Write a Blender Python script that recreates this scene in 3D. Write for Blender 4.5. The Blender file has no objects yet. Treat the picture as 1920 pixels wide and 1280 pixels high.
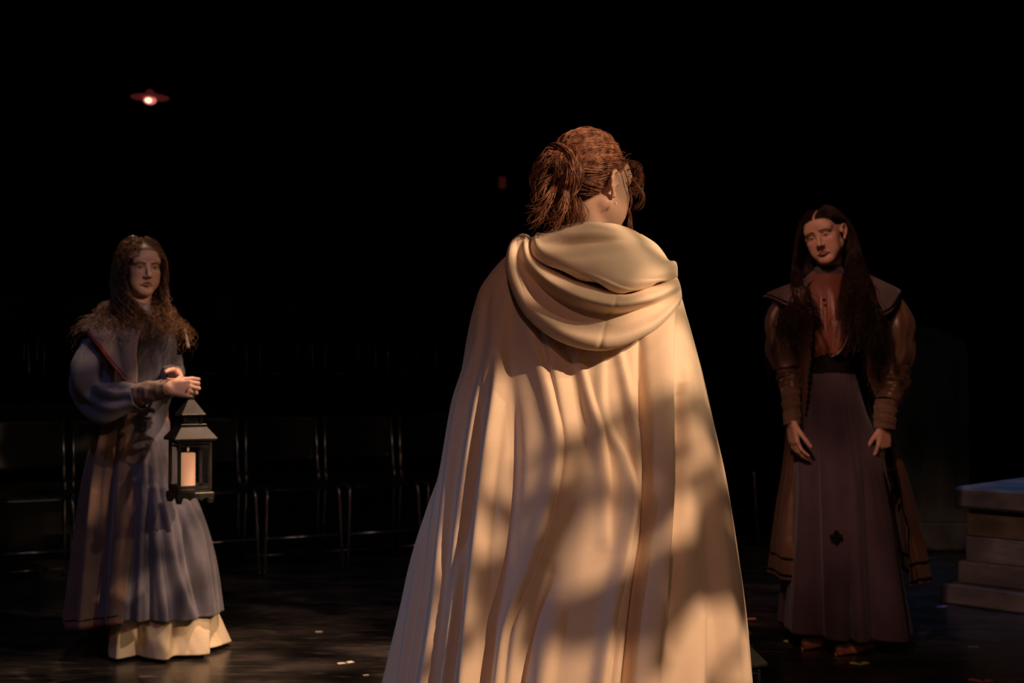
import bpy, math, random
import numpy as np
from mathutils import Vector, Matrix

SC = bpy.context.scene
COL = SC.collection
PI = math.pi
rng = np.random.default_rng(7)

# ------------------------------------------------------------ camera
F = 2400.0                      # focal length in pixels of the 1920 wide frame
CH = 1.07                       # camera height
HOR = 690.0                     # row of the horizon
PITCH = math.atan((HOR - 640.0) / F)
cam_d = bpy.data.cameras.new('camera')
cam_d.sensor_width = 36.0
cam_d.lens = F / 1920.0 * 36.0
cam_d.clip_end = 100
cam_d.dof.use_dof = True
cam_d.dof.focus_distance = 2.85
cam_d.dof.aperture_fstop = 5.0
cam = bpy.data.objects.new('camera', cam_d)
cam.location = (0, 0, CH)
cam.rotation_euler = (PI / 2 + PITCH, 0, 0)
COL.objects.link(cam)
SC.camera = cam

# ------------------------------------------------------------ world, exposure
SC.view_settings.view_transform = 'Standard'
SC.view_settings.look = 'None'
SC.view_settings.gamma = 1.0
SC.view_settings.use_curve_mapping = False
SC.view_settings.exposure = 0.0
world = bpy.data.worlds.new('world')
SC.world = world
world.use_nodes = True
world.node_tree.nodes['Background'].inputs[0].default_value = (0.9, 0.45, 0.4, 1)
world.node_tree.nodes['Background'].inputs[1].default_value = 0.0004

# ------------------------------------------------------------ stage lights
def spot(name, loc, target, color, power, size_deg, blend=0.5, radius=0.06, gobo=None, seed=0.0):
    d = bpy.data.lights.new(name, 'SPOT')
    d.color = color
    d.energy = power
    d.spot_size = math.radians(size_deg)
    d.spot_blend = blend
    d.shadow_soft_size = radius
    o = bpy.data.objects.new(name, d)
    o.location = loc
    v = Vector(target) - Vector(loc)
    o.rotation_euler = v.to_track_quat('-Z', 'Y').to_euler()
    COL.objects.link(o)
    if gobo:                    # break-up gobo in the theatre lantern
        sc, lo, hi, dark = gobo
        d.use_nodes = True
        nt = d.node_tree
        em = nt.nodes['Emission']
        tc = nt.nodes.new('ShaderNodeTexCoord')
        mp = nt.nodes.new('ShaderNodeMapping')
        mp.inputs['Location'].default_value = (seed, seed * 0.7, 0)
        no = nt.nodes.new('ShaderNodeTexNoise')
        no.inputs['Scale'].default_value = sc
        no.inputs['Detail'].default_value = 1.2
        no.inputs['Distortion'].default_value = 0.6
        rp = nt.nodes.new('ShaderNodeMapRange')
        rp.interpolation_type = 'SMOOTHSTEP'
        rp.inputs['From Min'].default_value = lo
        rp.inputs['From Max'].default_value = hi
        rp.inputs['To Min'].default_value = dark
        rp.inputs['To Max'].default_value = 1.0
        nt.links.new(tc.outputs['Normal'], mp.inputs[0])
        nt.links.new(mp.outputs[0], no.inputs['Vector'])
        nt.links.new(no.outputs['Fac'], rp.inputs['Value'])
        nt.links.new(rp.outputs[0], em.inputs['Strength'])
    return o

AMBER = (1.0, 0.65, 0.40)
spot('key_spot', (4.0, -0.3, 3.9), (0.20, 3.0, 1.12), AMBER, 1500, 28, 0.9, 0.03, (38.0, 0.47, 0.56, 0.05), 4.7)
spot('hood_spot', (4.4, 0.8, 3.7), (0.42, 3.0, 1.42), (1.0, 0.76, 0.46), 480, 12, 1.0, 0.04)
spot('red_fill_spot', (-0.6, -2.2, 4.6), (0.1, 3.0, 1.0), (1.0, 0.47, 0.36), 135, 34, 0.7, 0.12)
spot('left_woman_spot', (2.4, 2.4, 5.0), (-1.30, 4.9, 0.15), AMBER, 480, 17, 0.8, 0.03, (30.0, 0.46, 0.54, 0.05), 3.1)
spot('hands_dapple_spot', (2.4, 1.9, 4.6), (-1.22, 4.6, 0.98), AMBER, 240, 4, 1.0, 0.03)  # added narrow spot, stands in for a gobo dapple on the hands
spot('left_top_spot', (-1.9, 6.8, 5.4), (-1.42, 4.9, 1.3), (1.0, 0.62, 0.38), 300, 15, 0.5, 0.05)
spot('floor_spot', (0.5, 5.6, 5.4), (-0.75, 4.0, 0.0), (1.0, 0.62, 0.40), 1400, 30, 0.7, 0.05, (22.0, 0.42, 0.58, 0.25), 5.0)
spot('right_woman_spot', (-0.6, 1.0, 4.4), (1.13, 4.95, 1.05), (1.0, 0.52, 0.37), 430, 21, 0.9, 0.05, (20.0, 0.44, 0.56, 0.40), 2.2)
spot('back_spot', (-0.4, 3.4, 5.4), (-1.0, 6.9, 0.3), (1.0, 0.78, 0.6), 32, 40, 0.8, 0.08)
spot('blue_wash', (-1.6, 1.6, 5.2), (-1.35, 4.8, 1.15), (0.22, 0.40, 1.0), 80, 26, 0.8, 0.15)
spot('blue_side', (-3.6, 1.9, 1.9), (-0.1, 3.0, 0.35), (0.25, 0.50, 1.0), 62, 26, 1.0, 0.10)
spot('blue_wash_right', (2.9, 5.6, 5.4), (2.6, 5.9, 0.0), (0.10, 0.38, 1.0), 210, 34, 0.8, 0.15)
spot('tomb_spot', (0.6, 2.6, 4.2), (2.35, 6.9, 0.6), (1.0, 0.85, 0.70), 15, 26, 0.9, 0.1)
spot('low_fill', (0.4, -2.0, 2.6), (0.3, 6.5, 0.6), (1.0, 0.72, 0.5), 8, 60, 0.8, 0.3)

# ------------------------------------------------------------ helpers
def P(px, py, Y):
    """world point that stands at depth Y on the sight line through a pixel"""
    cx, cy = (px - 960.0) / F, (640.0 - py) / F
    c, s = math.cos(PITCH), math.sin(PITCH)
    dy, dz = c - cy * s, s + cy * c
    return Vector((cx * Y / dy, Y, CH + dz * Y / dy))

def PN(px, py, Y):
    px = np.asarray(px, float); py = np.asarray(py, float); Y = np.asarray(Y, float)
    cx, cy = (px - 960.0) / F, (640.0 - py) / F
    c, s = math.cos(PITCH), math.sin(PITCH)
    dy, dz = c - cy * s, s + cy * c
    return np.stack(np.broadcast_arrays(cx * Y / dy, Y, CH + dz * Y / dy), -1)

def link(o, parent=None):
    COL.objects.link(o)
    if parent is not None:
        o.parent = parent
    return o

def mesh(name, verts, faces, mat=None, parent=None, smooth=True, solid=0.0):
    me = bpy.data.meshes.new(name)
    verts = np.asarray(verts, float)
    off = np.array(parent.location) if parent is not None and parent.type == 'EMPTY' else None
    if parent is not None:
        # parents here are unrotated, so world offset is a plain sum up the chain
        off = np.zeros(3)
        p = parent
        while p is not None:
            off += np.array(p.location)
            p = p.parent
        verts = verts - off
    fa = np.asarray(faces) if not isinstance(faces, list) else None
    if fa is not None and fa.ndim == 2:
        k = fa.shape[1]
        me.vertices.add(len(verts)); me.vertices.foreach_set('co', verts.astype(np.float32).ravel())
        me.loops.add(fa.size); me.loops.foreach_set('vertex_index', fa.astype(np.int32).ravel())
        me.polygons.add(len(fa)); me.polygons.foreach_set('loop_start', np.arange(0, fa.size, k, dtype=np.int32))
        me.update(calc_edges=True)
    else:
        me.from_pydata([tuple(v) for v in verts], [], faces)
    me.validate()
    if smooth:
        me.polygons.foreach_set('use_smooth', np.ones(len(me.polygons), bool))
    me.update()
    o = bpy.data.objects.new(name, me)
    if mat: me.materials.append(mat)
    link(o, parent)
    if solid:
        m = o.modifiers.new('thick', 'SOLIDIFY'); m.thickness = solid; m.offset = -1
    return o

def thing(name, label, cat, loc=(0, 0, 0), group=None):
    o = bpy.data.objects.new(name, None)
    o.empty_display_size = 0.1
    o.location = loc
    o['label'] = label; o['category'] = cat
    if group: o['group'] = group
    COL.objects.link(o)
    return o

def tag(o, label, cat, group=None):
    o['label'] = label; o['category'] = cat
    if group: o['group'] = group
    return o

def structure(o):
    o['kind'] = 'structure'
    return o

class MB:
    """collects shapes into one mesh"""
    def __init__(s): s.v = []; s.f = []
    def add(s, v, f):
        n = len(s.v); s.v += [tuple(map(float, p)) for p in v]; s.f += [tuple(i + n for i in q) for q in f]
    def box(s, c, h, rz=0.0, bev=0.0):
        x, y, z = h
        b = min(bev, x * .9, y * .9, z * .9)
        pts = []
        ca, sa = math.cos(rz), math.sin(rz)
        rings = [(-z, b), (-z + b, 0), (z - b, 0), (z, b)] if b > 0 else [(-z, 0), (z, 0)]
        for zz, ins in rings:
            X, Y = x - ins, y - ins
            if b > 0:
                q = b if ins == 0 else b * .4
                o8 = [(-X + q, -Y), (X - q, -Y), (X, -Y + q), (X, Y - q), (X - q, Y), (-X + q, Y), (-X, Y - q), (-X, -Y + q)]
            else:
                o8 = [(-X, -Y), (X, -Y), (X, Y), (-X, Y)]
            for px, py in o8:
                pts.append((c[0] + px * ca - py * sa, c[1] + px * sa + py * ca, c[2] + zz))
        k = len(o8); fs = []
        for r in range(len(rings) - 1):
            for i in range(k):
                j = (i + 1) % k
                fs.append((r * k + i, r * k + j, (r + 1) * k + j, (r + 1) * k + i))
        fs.append(tuple(range(k - 1, -1, -1))); fs.append(tuple((len(rings) - 1) * k + i for i in range(k)))
        s.add(pts, fs)
    def tube(s, pts, r, n=10, cap=True):
        pts = [Vector(p) for p in pts]
        rr = r if isinstance(r, (list, tuple)) else [r] * len(pts)
        vs = []; up = Vector((0, 0, 1))
        t0 = (pts[1] - pts[0]).normalized()
        a = t0.orthogonal().normalized()
        for i, p in enumerate(pts):
            t = (pts[min(i + 1, len(pts) - 1)] - pts[max(i - 1, 0)]).normalized()
            a = (a - t * a.dot(t)).normalized(); b = t.cross(a)
            for k in range(n):
                an = 2 * PI * k / n
                vs.append(p + (a * math.cos(an) + b * math.sin(an)) * rr[i])
        fs = []
        for i in range(len(pts) - 1):
            for k in range(n):
                j = (k + 1) % n
                fs.append((i * n + k, i * n + j, (i + 1) * n + j, (i + 1) * n + k))
        if cap:
            fs.append(tuple(range(n - 1, -1, -1))); fs.append(tuple((len(pts) - 1) * n + k for k in range(n)))
        s.add(vs, fs)
    def frustum(s, c, h0, h1, z0, z1, rz=0.0):
        ca, sa = math.cos(rz), math.sin(rz); pts = []
        for h, z in ((h0, z0), (h1, z1)):
            for px, py in ((-h, -h), (h, -h), (h, h), (-h, h)):
                pts.append((c[0] + px * ca - py * sa, c[1] + px * sa + py * ca, z))
        s.add(pts, [(0, 1, 5, 4), (1, 2, 6, 5), (2, 3, 7, 6), (3, 0, 4, 7), (3, 2, 1, 0), (4, 5, 6, 7)])
    def lathe(s, c, prof, n=24):
        vs = []
        for r, z in prof:
            for k in range(n):
                an = 2 * PI * k / n
                vs.append((c[0] + r * math.cos(an), c[1] + r * math.sin(an), c[2] + z))
        fs = []
        for i in range(len(prof) - 1):
            for k in range(n):
                j = (k + 1) % n
                fs.append((i * n + k, i * n + j, (i + 1) * n + j, (i + 1) * n + k))
        fs.append(tuple(range(n - 1, -1, -1))); fs.append(tuple((len(prof) - 1) * n + k for k in range(n)))
        s.add(vs, fs)
    def build(s, name, mat, parent=None, smooth=False, solid=0.0):
        return mesh(name, s.v, s.f, mat, parent, smooth, solid)

def cr(pts, q):
    """smooth curve through knots (k, v...) evaluated at q (monotone-safe Catmull-Rom)"""
    pts = np.asarray(pts, float); pts = pts[np.argsort(pts[:, 0])]
    x = pts[:, 0]; V = pts[:, 1:]
    q = np.asarray(q, float)
    qq = np.clip(q, x[0], x[-1])
    i = np.clip(np.searchsorted(x, qq, side='right') - 1, 0, len(x) - 2) if len(x) > 1 else np.zeros_like(qq, int)
    if len(x) == 1:
        return np.broadcast_to(V[0], q.shape + (V.shape[1],))
    d = np.diff(V, axis=0) / np.diff(x)[:, None]
    m = np.zeros_like(V); m[0] = d[0]; m[-1] = d[-1]
    if len(x) > 2:
        a, b = d[:-1], d[1:]
        m[1:-1] = np.where(a * b > 0, 2 * a * b / np.where(np.abs(a + b) < 1e-12, 1, a + b), 0.35 * (a + b) / 2)
    h = (x[i + 1] - x[i]); t = ((qq - x[i]) / h)[..., None]; h = h[..., None]
    return ((2 * t**3 - 3 * t**2 + 1) * V[i] + (t**3 - 2 * t**2 + t) * h * m[i]
            + (-2 * t**3 + 3 * t**2) * V[i + 1] + (t**3 - t**2) * h * m[i + 1])

def c1(pts, q):
    if not isinstance(pts, (list, tuple)): return np.full(np.shape(q), float(pts))
    return cr(pts, q)[..., 0]

def grid_faces(nr, nc, wrap):
    r = np.arange(nr - 1)[:, None]; c = np.arange(nc if wrap else nc - 1)[None, :]
    c2 = (c + 1) % nc
    return np.stack([r * nc + c, r * nc + c2, (r + 1) * nc + c2, (r + 1) * nc + c], -1).reshape(-1, 4)

def drape(name, L, R, Yc, dep, top, hem, mat, parent, folds=(), ns=300, nr=160, gap=None, back=0.02,
          nfold=9, seed=0, fine=0.0, solid=0.003, front=0.0, arc=None, flip=False):
    """cloth hanging round a body: outlines L,R [(row, px)], depth centre Yc and half depth dep per row (m),
    folds = lists of (row, px, amp, width_left, width_right)."""
    r_ = np.random.default_rng(seed)
    v = np.linspace(0, 1, nr)[:, None]
    if gap is None and arc is None:
        u = np.linspace(0, 1, ns, endpoint=False)[None, :]; wrap = True
    else:
        u = np.linspace(0, 1, ns)[None, :]; wrap = False
    T = np.broadcast_to(u * 2 * PI, (nr, ns)).copy()
    def rows(T):
        s = -np.cos(T); fr = np.sin(T)
        tp = top(s, fr) if callable(top) else np.full(T.shape, float(top))
        hm = hem(s, fr) if callable(hem) else np.full(T.shape, float(hem))
        return tp + (hm - tp) * v
    py = rows(T)
    if arc is not None:
        T = arc[0] + (arc[1] - arc[0]) * np.broadcast_to(u, (nr, ns)).copy(); py = rows(T)
    if gap is not None:
        gl = c1([(a, b) for a, b, c in gap], py); gr = c1([(a, c) for a, b, c in gap], py)
        l = c1(L, py); r = c1(R, py)
        sl = np.clip(2 * (gl - l) / (r - l) - 1, -1, 1); sr = np.clip(2 * (gr - l) / (r - l) - 1, -1, 1)
        tl = np.arccos(-sl); tr = np.arccos(-sr)
        T = tr + (2 * PI + tl - tr) * u
        py = rows(T)
    l = c1(L, py); r = c1(R, py); yc = c1(Yc, py); b = c1(dep, py)
    PL = PN(l, py, yc); PR = PN(r, py, yc)
    cx = (PL[..., 0] + PR[..., 0]) / 2; a = (PR[..., 0] - PL[..., 0]) / 2
    s = -np.cos(T); fr = np.sin(T)
    X = cx + a * s; Y = yc - b * fr; Z = PL[..., 2]
    nx = s * b; ny = -fr * a; nl = np.sqrt(nx**2 + ny**2) + 1e-9; nx /= nl; ny /= nl
    D = np.zeros_like(X)
    # where this point shows in the picture decides which fold it belongs to
    px = l + (s + 1) / 2 * (r - l)
    fw = np.clip(fr * 4, 0, 1)
    for fo in folds:
        fo = np.asarray(fo, float)
        k = cr(fo, py)
        inside = np.clip((py - fo[:, 0].min()) / 25 + 1, 0, 1) * np.clip((fo[:, 0].max() - py) / 25 + 1, 0, 1)
        dx = px - k[..., 0]
        w = np.where(dx < 0, k[..., 2], k[..., 3])
        D += k[..., 1] * np.exp(-(dx / w) ** 2) * inside * np.clip(fr * 6 + .3, 0, 1)
    hang = np.clip((py - py.min()) / (py.max() - py.min()), 0, 1) ** 0.7
    ph = r_.uniform(0, 6.28, 6)
    wob = 0.25 * np.sin(v * 3 + ph[0])
    B = (np.sin(nfold * T + ph[1] + wob) + .5 * np.sin((nfold * 1.7) * T + ph[2] + wob * 2) * np.sin(3 * T + ph[3]))
    D += B * back * hang * np.clip(-fr * 3 + .2, 0, 1)
    if front:
        D += B * front * hang * np.clip(fr * 3 + .2, 0, 1)
    if fine:
        for k in range(7):
            f1 = r_.uniform(14, 46); p = r_.uniform(0, 6.28); q = r_.uniform(-5, 5); m = r_.uniform(1, 5); p2 = r_.uniform(0, 6.28)
            D += fine * np.sin(f1 * T + q * v + p) * (0.5 + .5 * np.sin(m * T + 4 * v + p2)) * hang * .5
    X = X + nx * D; Y = Y + ny * D
    V = np.stack([X, Y, Z], -1).reshape(-1, 3)
    o = mesh(name, V, grid_faces(nr, ns, wrap), mat, parent, True, solid)
    GRID[o.name] = np.stack([X, Y, Z], -1)
    return o
GRID = {}

def curve3(pts, n):
    """resample a list of (x,y,z) rows smoothly by chord length"""
    pts = np.asarray(pts, float)
    d = np.r_[0, np.cumsum(np.linalg.norm(np.diff(pts[:, :3], axis=0), axis=1) + 1e-9)]
    d /= d[-1]
    out = np.zeros((n, pts.shape[1])); q = np.linspace(0, 1, n)
    # plain Catmull-Rom
    i = np.clip(np.searchsorted(d, q, side='right') - 1, 0, len(d) - 2)
    m = np.gradient(pts, d, axis=0)
    h = (d[i + 1] - d[i])[:, None]; t = ((q - d[i]) / (d[i + 1] - d[i]))[:, None]
    return ((2 * t**3 - 3 * t**2 + 1) * pts[i] + (t**3 - 2 * t**2 + t) * h * m[i]
            + (-2 * t**3 + 3 * t**2) * pts[i + 1] + (t**3 - t**2) * h * m[i + 1])

def loft(name, curves, nu, nv, mat, parent, solid=0.003, disp=None):
    K = np.stack([curve3(c, nu) for c in curves], 0)
    n = len(curves); q = np.linspace(0, n - 1, nv)
    i = np.clip(q.astype(int), 0, n - 2); t = (q - i)[:, None, None]
    m = np.gradient(K, axis=0)
    G = ((2 * t**3 - 3 * t**2 + 1) * K[i] + (t**3 - 2 * t**2 + t) * m[i]
         + (-2 * t**3 + 3 * t**2) * K[i + 1] + (t**3 - t**2) * m[i + 1])
    if disp is not None: G = disp(G)
    return mesh(name, G.reshape(-1, 3), grid_faces(nv, nu, False), mat, parent, True, solid)

def sleeve(name, pts, mat, parent, n=48, m=90, wr=0.012, seed=0, solid=0.003, lobes=5, cross=9, closed=False):
    """cloth tube along pts [(px,py,Y,rx,ry)] with gathers and cross creases"""
    r_ = np.random.default_rng(seed)
    raw = [list(P(a, b, c)) + [rx, ry] for a, b, c, rx, ry in pts]
    C = curve3(raw, m)
    V = []
    a = None
    T = np.gradient(C[:, :3], axis=0); T /= np.linalg.norm(T, axis=1)[:, None]
    a = np.array([1.0, 0, 0])
    ph = r_.uniform(0, 6.28, 8)
    for i in range(m):
        t = T[i]
        a = np.array([1.0, 0, 0]) if i == 0 else a
        a = a - t * a.dot(t); a /= np.linalg.norm(a); b = np.cross(t, a)
        u = np.linspace(0, 2 * PI, n, endpoint=False); s = i / (m - 1)
        env = math.sin(PI * min(1, max(0, s))) ** .5
        d = wr * env * (.6 * np.sin(lobes * u + 5 * s + ph[0]) + .6 * np.sin(cross * 2.2 * s + 2.0 * np.sin(u + ph[1]) + ph[2])
                        + .35 * np.sin((lobes * 2 + 1) * u - 9 * s + ph[3]) + .35 * np.sin(cross * 4.5 * s + 3 * np.cos(u + ph[4]) + ph[5]))
        V.append(C[i, :3] + np.outer(np.cos(u) * (C[i, 3] + d), a) + np.outer(np.sin(u) * (C[i, 4] + d), b))
    return mesh(name, np.concatenate(V), grid_faces(m, n, True), mat, parent, True, solid)

def cord(name, pts, r, mat, parent, n=8, m=60, bead=0):
    C = curve3([list(p) for p in pts], m)
    mb = MB()
    rr = [r * (1 + (0.45 * math.sin(i * bead) if bead else 0)) for i in range(m)]
    mb.tube([Vector(c) for c in C], rr, n)
    return mb.build(name, mat, parent, smooth=True)

# ------------------------------------------------------------ materials
def newmat(name):
    m = bpy.data.materials.new(name); m.use_nodes = True
    nt = m.node_tree; b = nt.nodes['Principled BSDF']
    return m, nt, b

def mix_noise(nt, c0, c1_, scale, detail=3, lo=.35, hi=.65, stretch=None):
    tc = nt.nodes.new('ShaderNodeTexCoord'); mp = nt.nodes.new('ShaderNodeMapping')
    if stretch: mp.inputs['Scale'].default_value = stretch
    n = nt.nodes.new('ShaderNodeTexNoise'); n.inputs['Scale'].default_value = scale; n.inputs['Detail'].default_value = detail
    r = nt.nodes.new('ShaderNodeValToRGB')
    r.color_ramp.elements[0].position = lo; r.color_ramp.elements[1].position = hi
    r.color_ramp.elements[0].color = (*c0, 1); r.color_ramp.elements[1].color = (*c1_, 1)
    nt.links.new(tc.outputs['Object'], mp.inputs[0]); nt.links.new(mp.outputs[0], n.inputs['Vector'])
    nt.links.new(n.outputs['Fac'], r.inputs[0])
    return r.outputs[0], n, mp

def cloth(name, color, rough=.85, sheen=.25, var=.12, weave=900, bump=.15, sheen_col=(1, 1, 1), spec=.2):
    m, nt, b = newmat(name)
    c0 = tuple(c * (1 - var) for c in color); c1_ = tuple(min(1, c * (1 + var)) for c in color)
    out, n, mp = mix_noise(nt, c0, c1_, 9, 5)
    nt.links.new(out, b.inputs['Base Color'])
    b.inputs['Roughness'].default_value = rough
    b.inputs['Specular IOR Level'].default_value = spec
    b.inputs['Sheen Weight'].default_value = sheen
    b.inputs['Sheen Tint'].default_value = (*sheen_col, 1)
    n2 = nt.nodes.new('ShaderNodeTexNoise'); n2.inputs['Scale'].default_value = weave; n2.inputs['Detail'].default_value = 2
    n3 = nt.nodes.new('ShaderNodeTexNoise'); n3.inputs['Scale'].default_value = 22; n3.inputs['Detail'].default_value = 3
    ad = nt.nodes.new('ShaderNodeMath'); ad.operation = 'MULTIPLY_ADD'; ad.inputs[1].default_value = 5.0
    bp = nt.nodes.new('ShaderNodeBump'); bp.inputs['Strength'].default_value = bump; bp.inputs['Distance'].default_value = .0012
    nt.links.new(mp.outputs[0], n2.inputs['Vector']); nt.links.new(mp.outputs[0], n3.inputs['Vector'])
    nt.links.new(n3.outputs['Fac'], ad.inputs[0]); nt.links.new(n2.outputs['Fac'], ad.inputs[2])
    nt.links.new(ad.outputs[0], bp.inputs['Height']); nt.links.new(bp.outputs[0], b.inputs['Normal'])
    return m

def plain(name, color, rough=.5, metal=0.0, spec=.5, var=.15, scale=30):
    m, nt, b = newmat(name)
    out, n, mp = mix_noise(nt, tuple(c * (1 - var) for c in color), tuple(min(1, c * (1 + var)) for c in color), scale)
    nt.links.new(out, b.inputs['Base Color'])
    b.inputs['Roughness'].default_value = rough; b.inputs['Metallic'].default_value = metal
    b.inputs['Specular IOR Level'].default_value = spec
    return m

def attr_mat(name, rough=.5, sss=.15):
    m, nt, b = newmat(name)
    a = nt.nodes.new('ShaderNodeAttribute'); a.attribute_name = 'tone'
    nt.links.new(a.outputs['Color'], b.inputs['Base Color'])
    b.inputs['Roughness'].default_value = rough
    b.inputs['Specular IOR Level'].default_value = .35
    b.inputs['Subsurface Weight'].default_value = sss
    b.inputs['Subsurface Radius'].default_value = (.012, .005, .003)
    b.inputs['Subsurface Scale'].default_value = 1.0
    return m

def hair_mat(name, c0, c1_, rough=.38):
    m, nt, b = newmat(name)
    out, n, mp = mix_noise(nt, c0, c1_, 60, 2, .35, .65)
    nt.links.new(out, b.inputs['Base Color'])
    b.inputs['Roughness'].default_value = rough
    b.inputs['Specular IOR Level'].default_value = .6
    b.inputs['Specular Tint'].default_value = (*[min(1, .4 + 1.4 * c) for c in c1_], 1)
    return m

def emit(name, color, s):
    m, nt, b = newmat(name)
    b.inputs['Base Color'].default_value = (0, 0, 0, 1)
    b.inputs['Emission Color'].default_value = (*color, 1); b.inputs['Emission Strength'].default_value = s
    return m

M = {}
M['cloak'] = cloth('cream_crepe', (.78, .60, .45), .8, .15, .03, 1400, .22)
M['lace'] = cloth('lace', (.55, .50, .42), .8, .1, .5, 300, .6)
M['skin'] = attr_mat('skin')
M['auburn'] = hair_mat('auburn_hair', (.085, .026, .016), (.38, .165, .095))
M['brown_hair'] = hair_mat('light_brown_hair', (.09, .038, .016), (.30, .15, .07))
M['dark_hair'] = hair_mat('dark_hair', (.014, .008, .006), (.05, .024, .016))
M['blue_dress'] = cloth('blue_grey_wool', (.13, .12, .155), .85, .2, .15, 500, .4)
M['grey_coat'] = cloth('grey_brown_wool', (.17, .105, .085), .85, .25, .15, 500, .35)
M['collar_wool'] = cloth('collar_wool', (.26, .19, .17), .85, .25, .1, 500, .35)
M['red_trim'] = cloth('red_trim', (.22, .02, .02), .8, .1)
M['petticoat'] = cloth('cream_canvas', (.72, .58, .40), .85, .1, .08, 500, .4)
M['brown_satin'] = cloth('brown_taffeta', (.115, .055, .030), .42, .1, .15, 500, .2, spec=.6)
M['brown_wool'] = cloth('brown_wool', (.14, .075, .045), .75, .2, .15, 500, .3)
M['plum_cape'] = cloth('plum_wool', (.13, .075, .080), .7, .2, .15, 500, .3)
M['plum_skirt'] = cloth('plum_skirt_wool', (.070, .046, .058), .85, .15, .12, 600, .3)
M['rust_blouse'] = cloth('rust_blouse_satin', (.20, .055, .032), .45, .1, .1, 500, .2, spec=.5)
M['black_trim'] = cloth('black_trim', (.008, .006, .006), .8, .0, spec=.1)
M['shoe'] = plain('tan_leather', (.70, .27, .13), .4, 0, .5)
M['black_metal'] = plain('black_metal', (.012, .012, .014), .35, .2, .5)
M['lantern_metal'] = plain('lantern_metal', (.026, .024, .021), .42, .3, .5, .3)
M['chair_black'] = plain('chair_plastic', (.011, .010, .010), .42, 0, .4)
M['chair_metal'] = plain('chair_tube', (.42, .38, .34), .22, .9, .5)
M['curtain'] = cloth('black_drape', (.006, .006, .006), .95, .0, .2)
M['pearl'] = plain('pearl', (.8, .72, .6), .2, 0, .8, .02)

# floor: scuffed black painted deck
m, nt, b = newmat('stage_floor')
o1, n1, mp1 = mix_noise(nt, (.012, .011, .011), (.052, .043, .038), 3.0, 8, .38, .72, (1, 2.2, 1))
o2, n2_, mp2 = mix_noise(nt, (0, 0, 0), (.12, .10, .085), 11.0, 10, .56, .80, (.6, 3.0, 1))
ad = nt.nodes.new('ShaderNodeMix'); ad.data_type = 'RGBA'; ad.blend_type = 'ADD'; ad.inputs['Factor'].default_value = 1.0
nt.links.new(o1, ad.inputs['A']); nt.links.new(o2, ad.inputs['B'])
nt.links.new(ad.outputs['Result'], b.inputs['Base Color'])
rr = nt.nodes.new('ShaderNodeMapRange'); rr.inputs['To Min'].default_value = .12; rr.inputs['To Max'].default_value = .40
nt.links.new(n1.outputs['Fac'], rr.inputs['Value']); nt.links.new(rr.outputs[0], b.inputs['Roughness'])
b.inputs['Specular IOR Level'].default_value = .45
bp = nt.nodes.new('ShaderNodeBump'); bp.inputs['Strength'].default_value = .12; bp.inputs['Distance'].default_value = .004
nt.links.new(n2_.outputs['Fac'], bp.inputs['Height']); nt.links.new(bp.outputs[0], b.inputs['Normal'])
M['floor'] = m

def stone(name, c0, c1_, sc=4, stretch=(1, 1, 1)):
    m, nt, b = newmat(name)
    out, n, mp = mix_noise(nt, c0, c1_, sc, 8, .35, .68, stretch)
    nt.links.new(out, b.inputs['Base Color']); b.inputs['Roughness'].default_value = .8
    b.inputs['Specular IOR Level'].default_value = .25
    bp = nt.nodes.new('ShaderNodeBump'); bp.inputs['Strength'].default_value = .3; bp.inputs['Distance'].default_value = .01
    nt.links.new(n.outputs['Fac'], bp.inputs['Height']); nt.links.new(bp.outputs[0], b.inputs['Normal'])
    return m
M['tomb_slab'] = stone('painted_grey_stone', (.10, .10, .11), (.22, .21, .21), 5, (1, 1, 3))
M['tomb_body'] = stone('painted_brown_stone', (.07, .055, .040), (.17, .135, .10), 4, (1, 1, 3))
M['gravestone'] = stone('green_grey_stone', (.035, .042, .036), (.12, .125, .11), 3.0, (2, 2, .7))

# ------------------------------------------------------------ the room
def slab(name, c, h, mat):
    mb = MB(); mb.box(c, h); return structure(mb.build(name, mat))
slab('floor', (0, 5.0, -.05), (7.5, 9.0, .05), M['floor'])
slab('ceiling', (0, 5.0, 6.25), (7.5, 9.0, .05), M['curtain'])
slab('wall_left', (-7.45, 5.0, 3.1), (.05, 9.0, 3.1), M['curtain'])
slab('wall_right', (7.45, 5.0, 3.1), (.05, 9.0, 3.1), M['curtain'])
slab('wall_front', (0, -3.95, 3.1), (7.5, .05, 3.1), M['curtain'])
# back wall hung with pleated black masking
nx_ = 500
xs = np.linspace(-7.4, 7.4, nx_)
yy = 13.5 + .06 * np.sin(xs * 14 + np.sin(xs * 3.1)) + .03 * np.sin(xs * 31)
G = np.stack([np.stack([xs, yy, np.full(nx_, z)], -1) for z in (0.0, 3.0, 6.2)], 0)
structure(mesh('wall_back', G.reshape(-1, 3), grid_faces(3, nx_, False), M['curtain'], None, True, .02))

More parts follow.
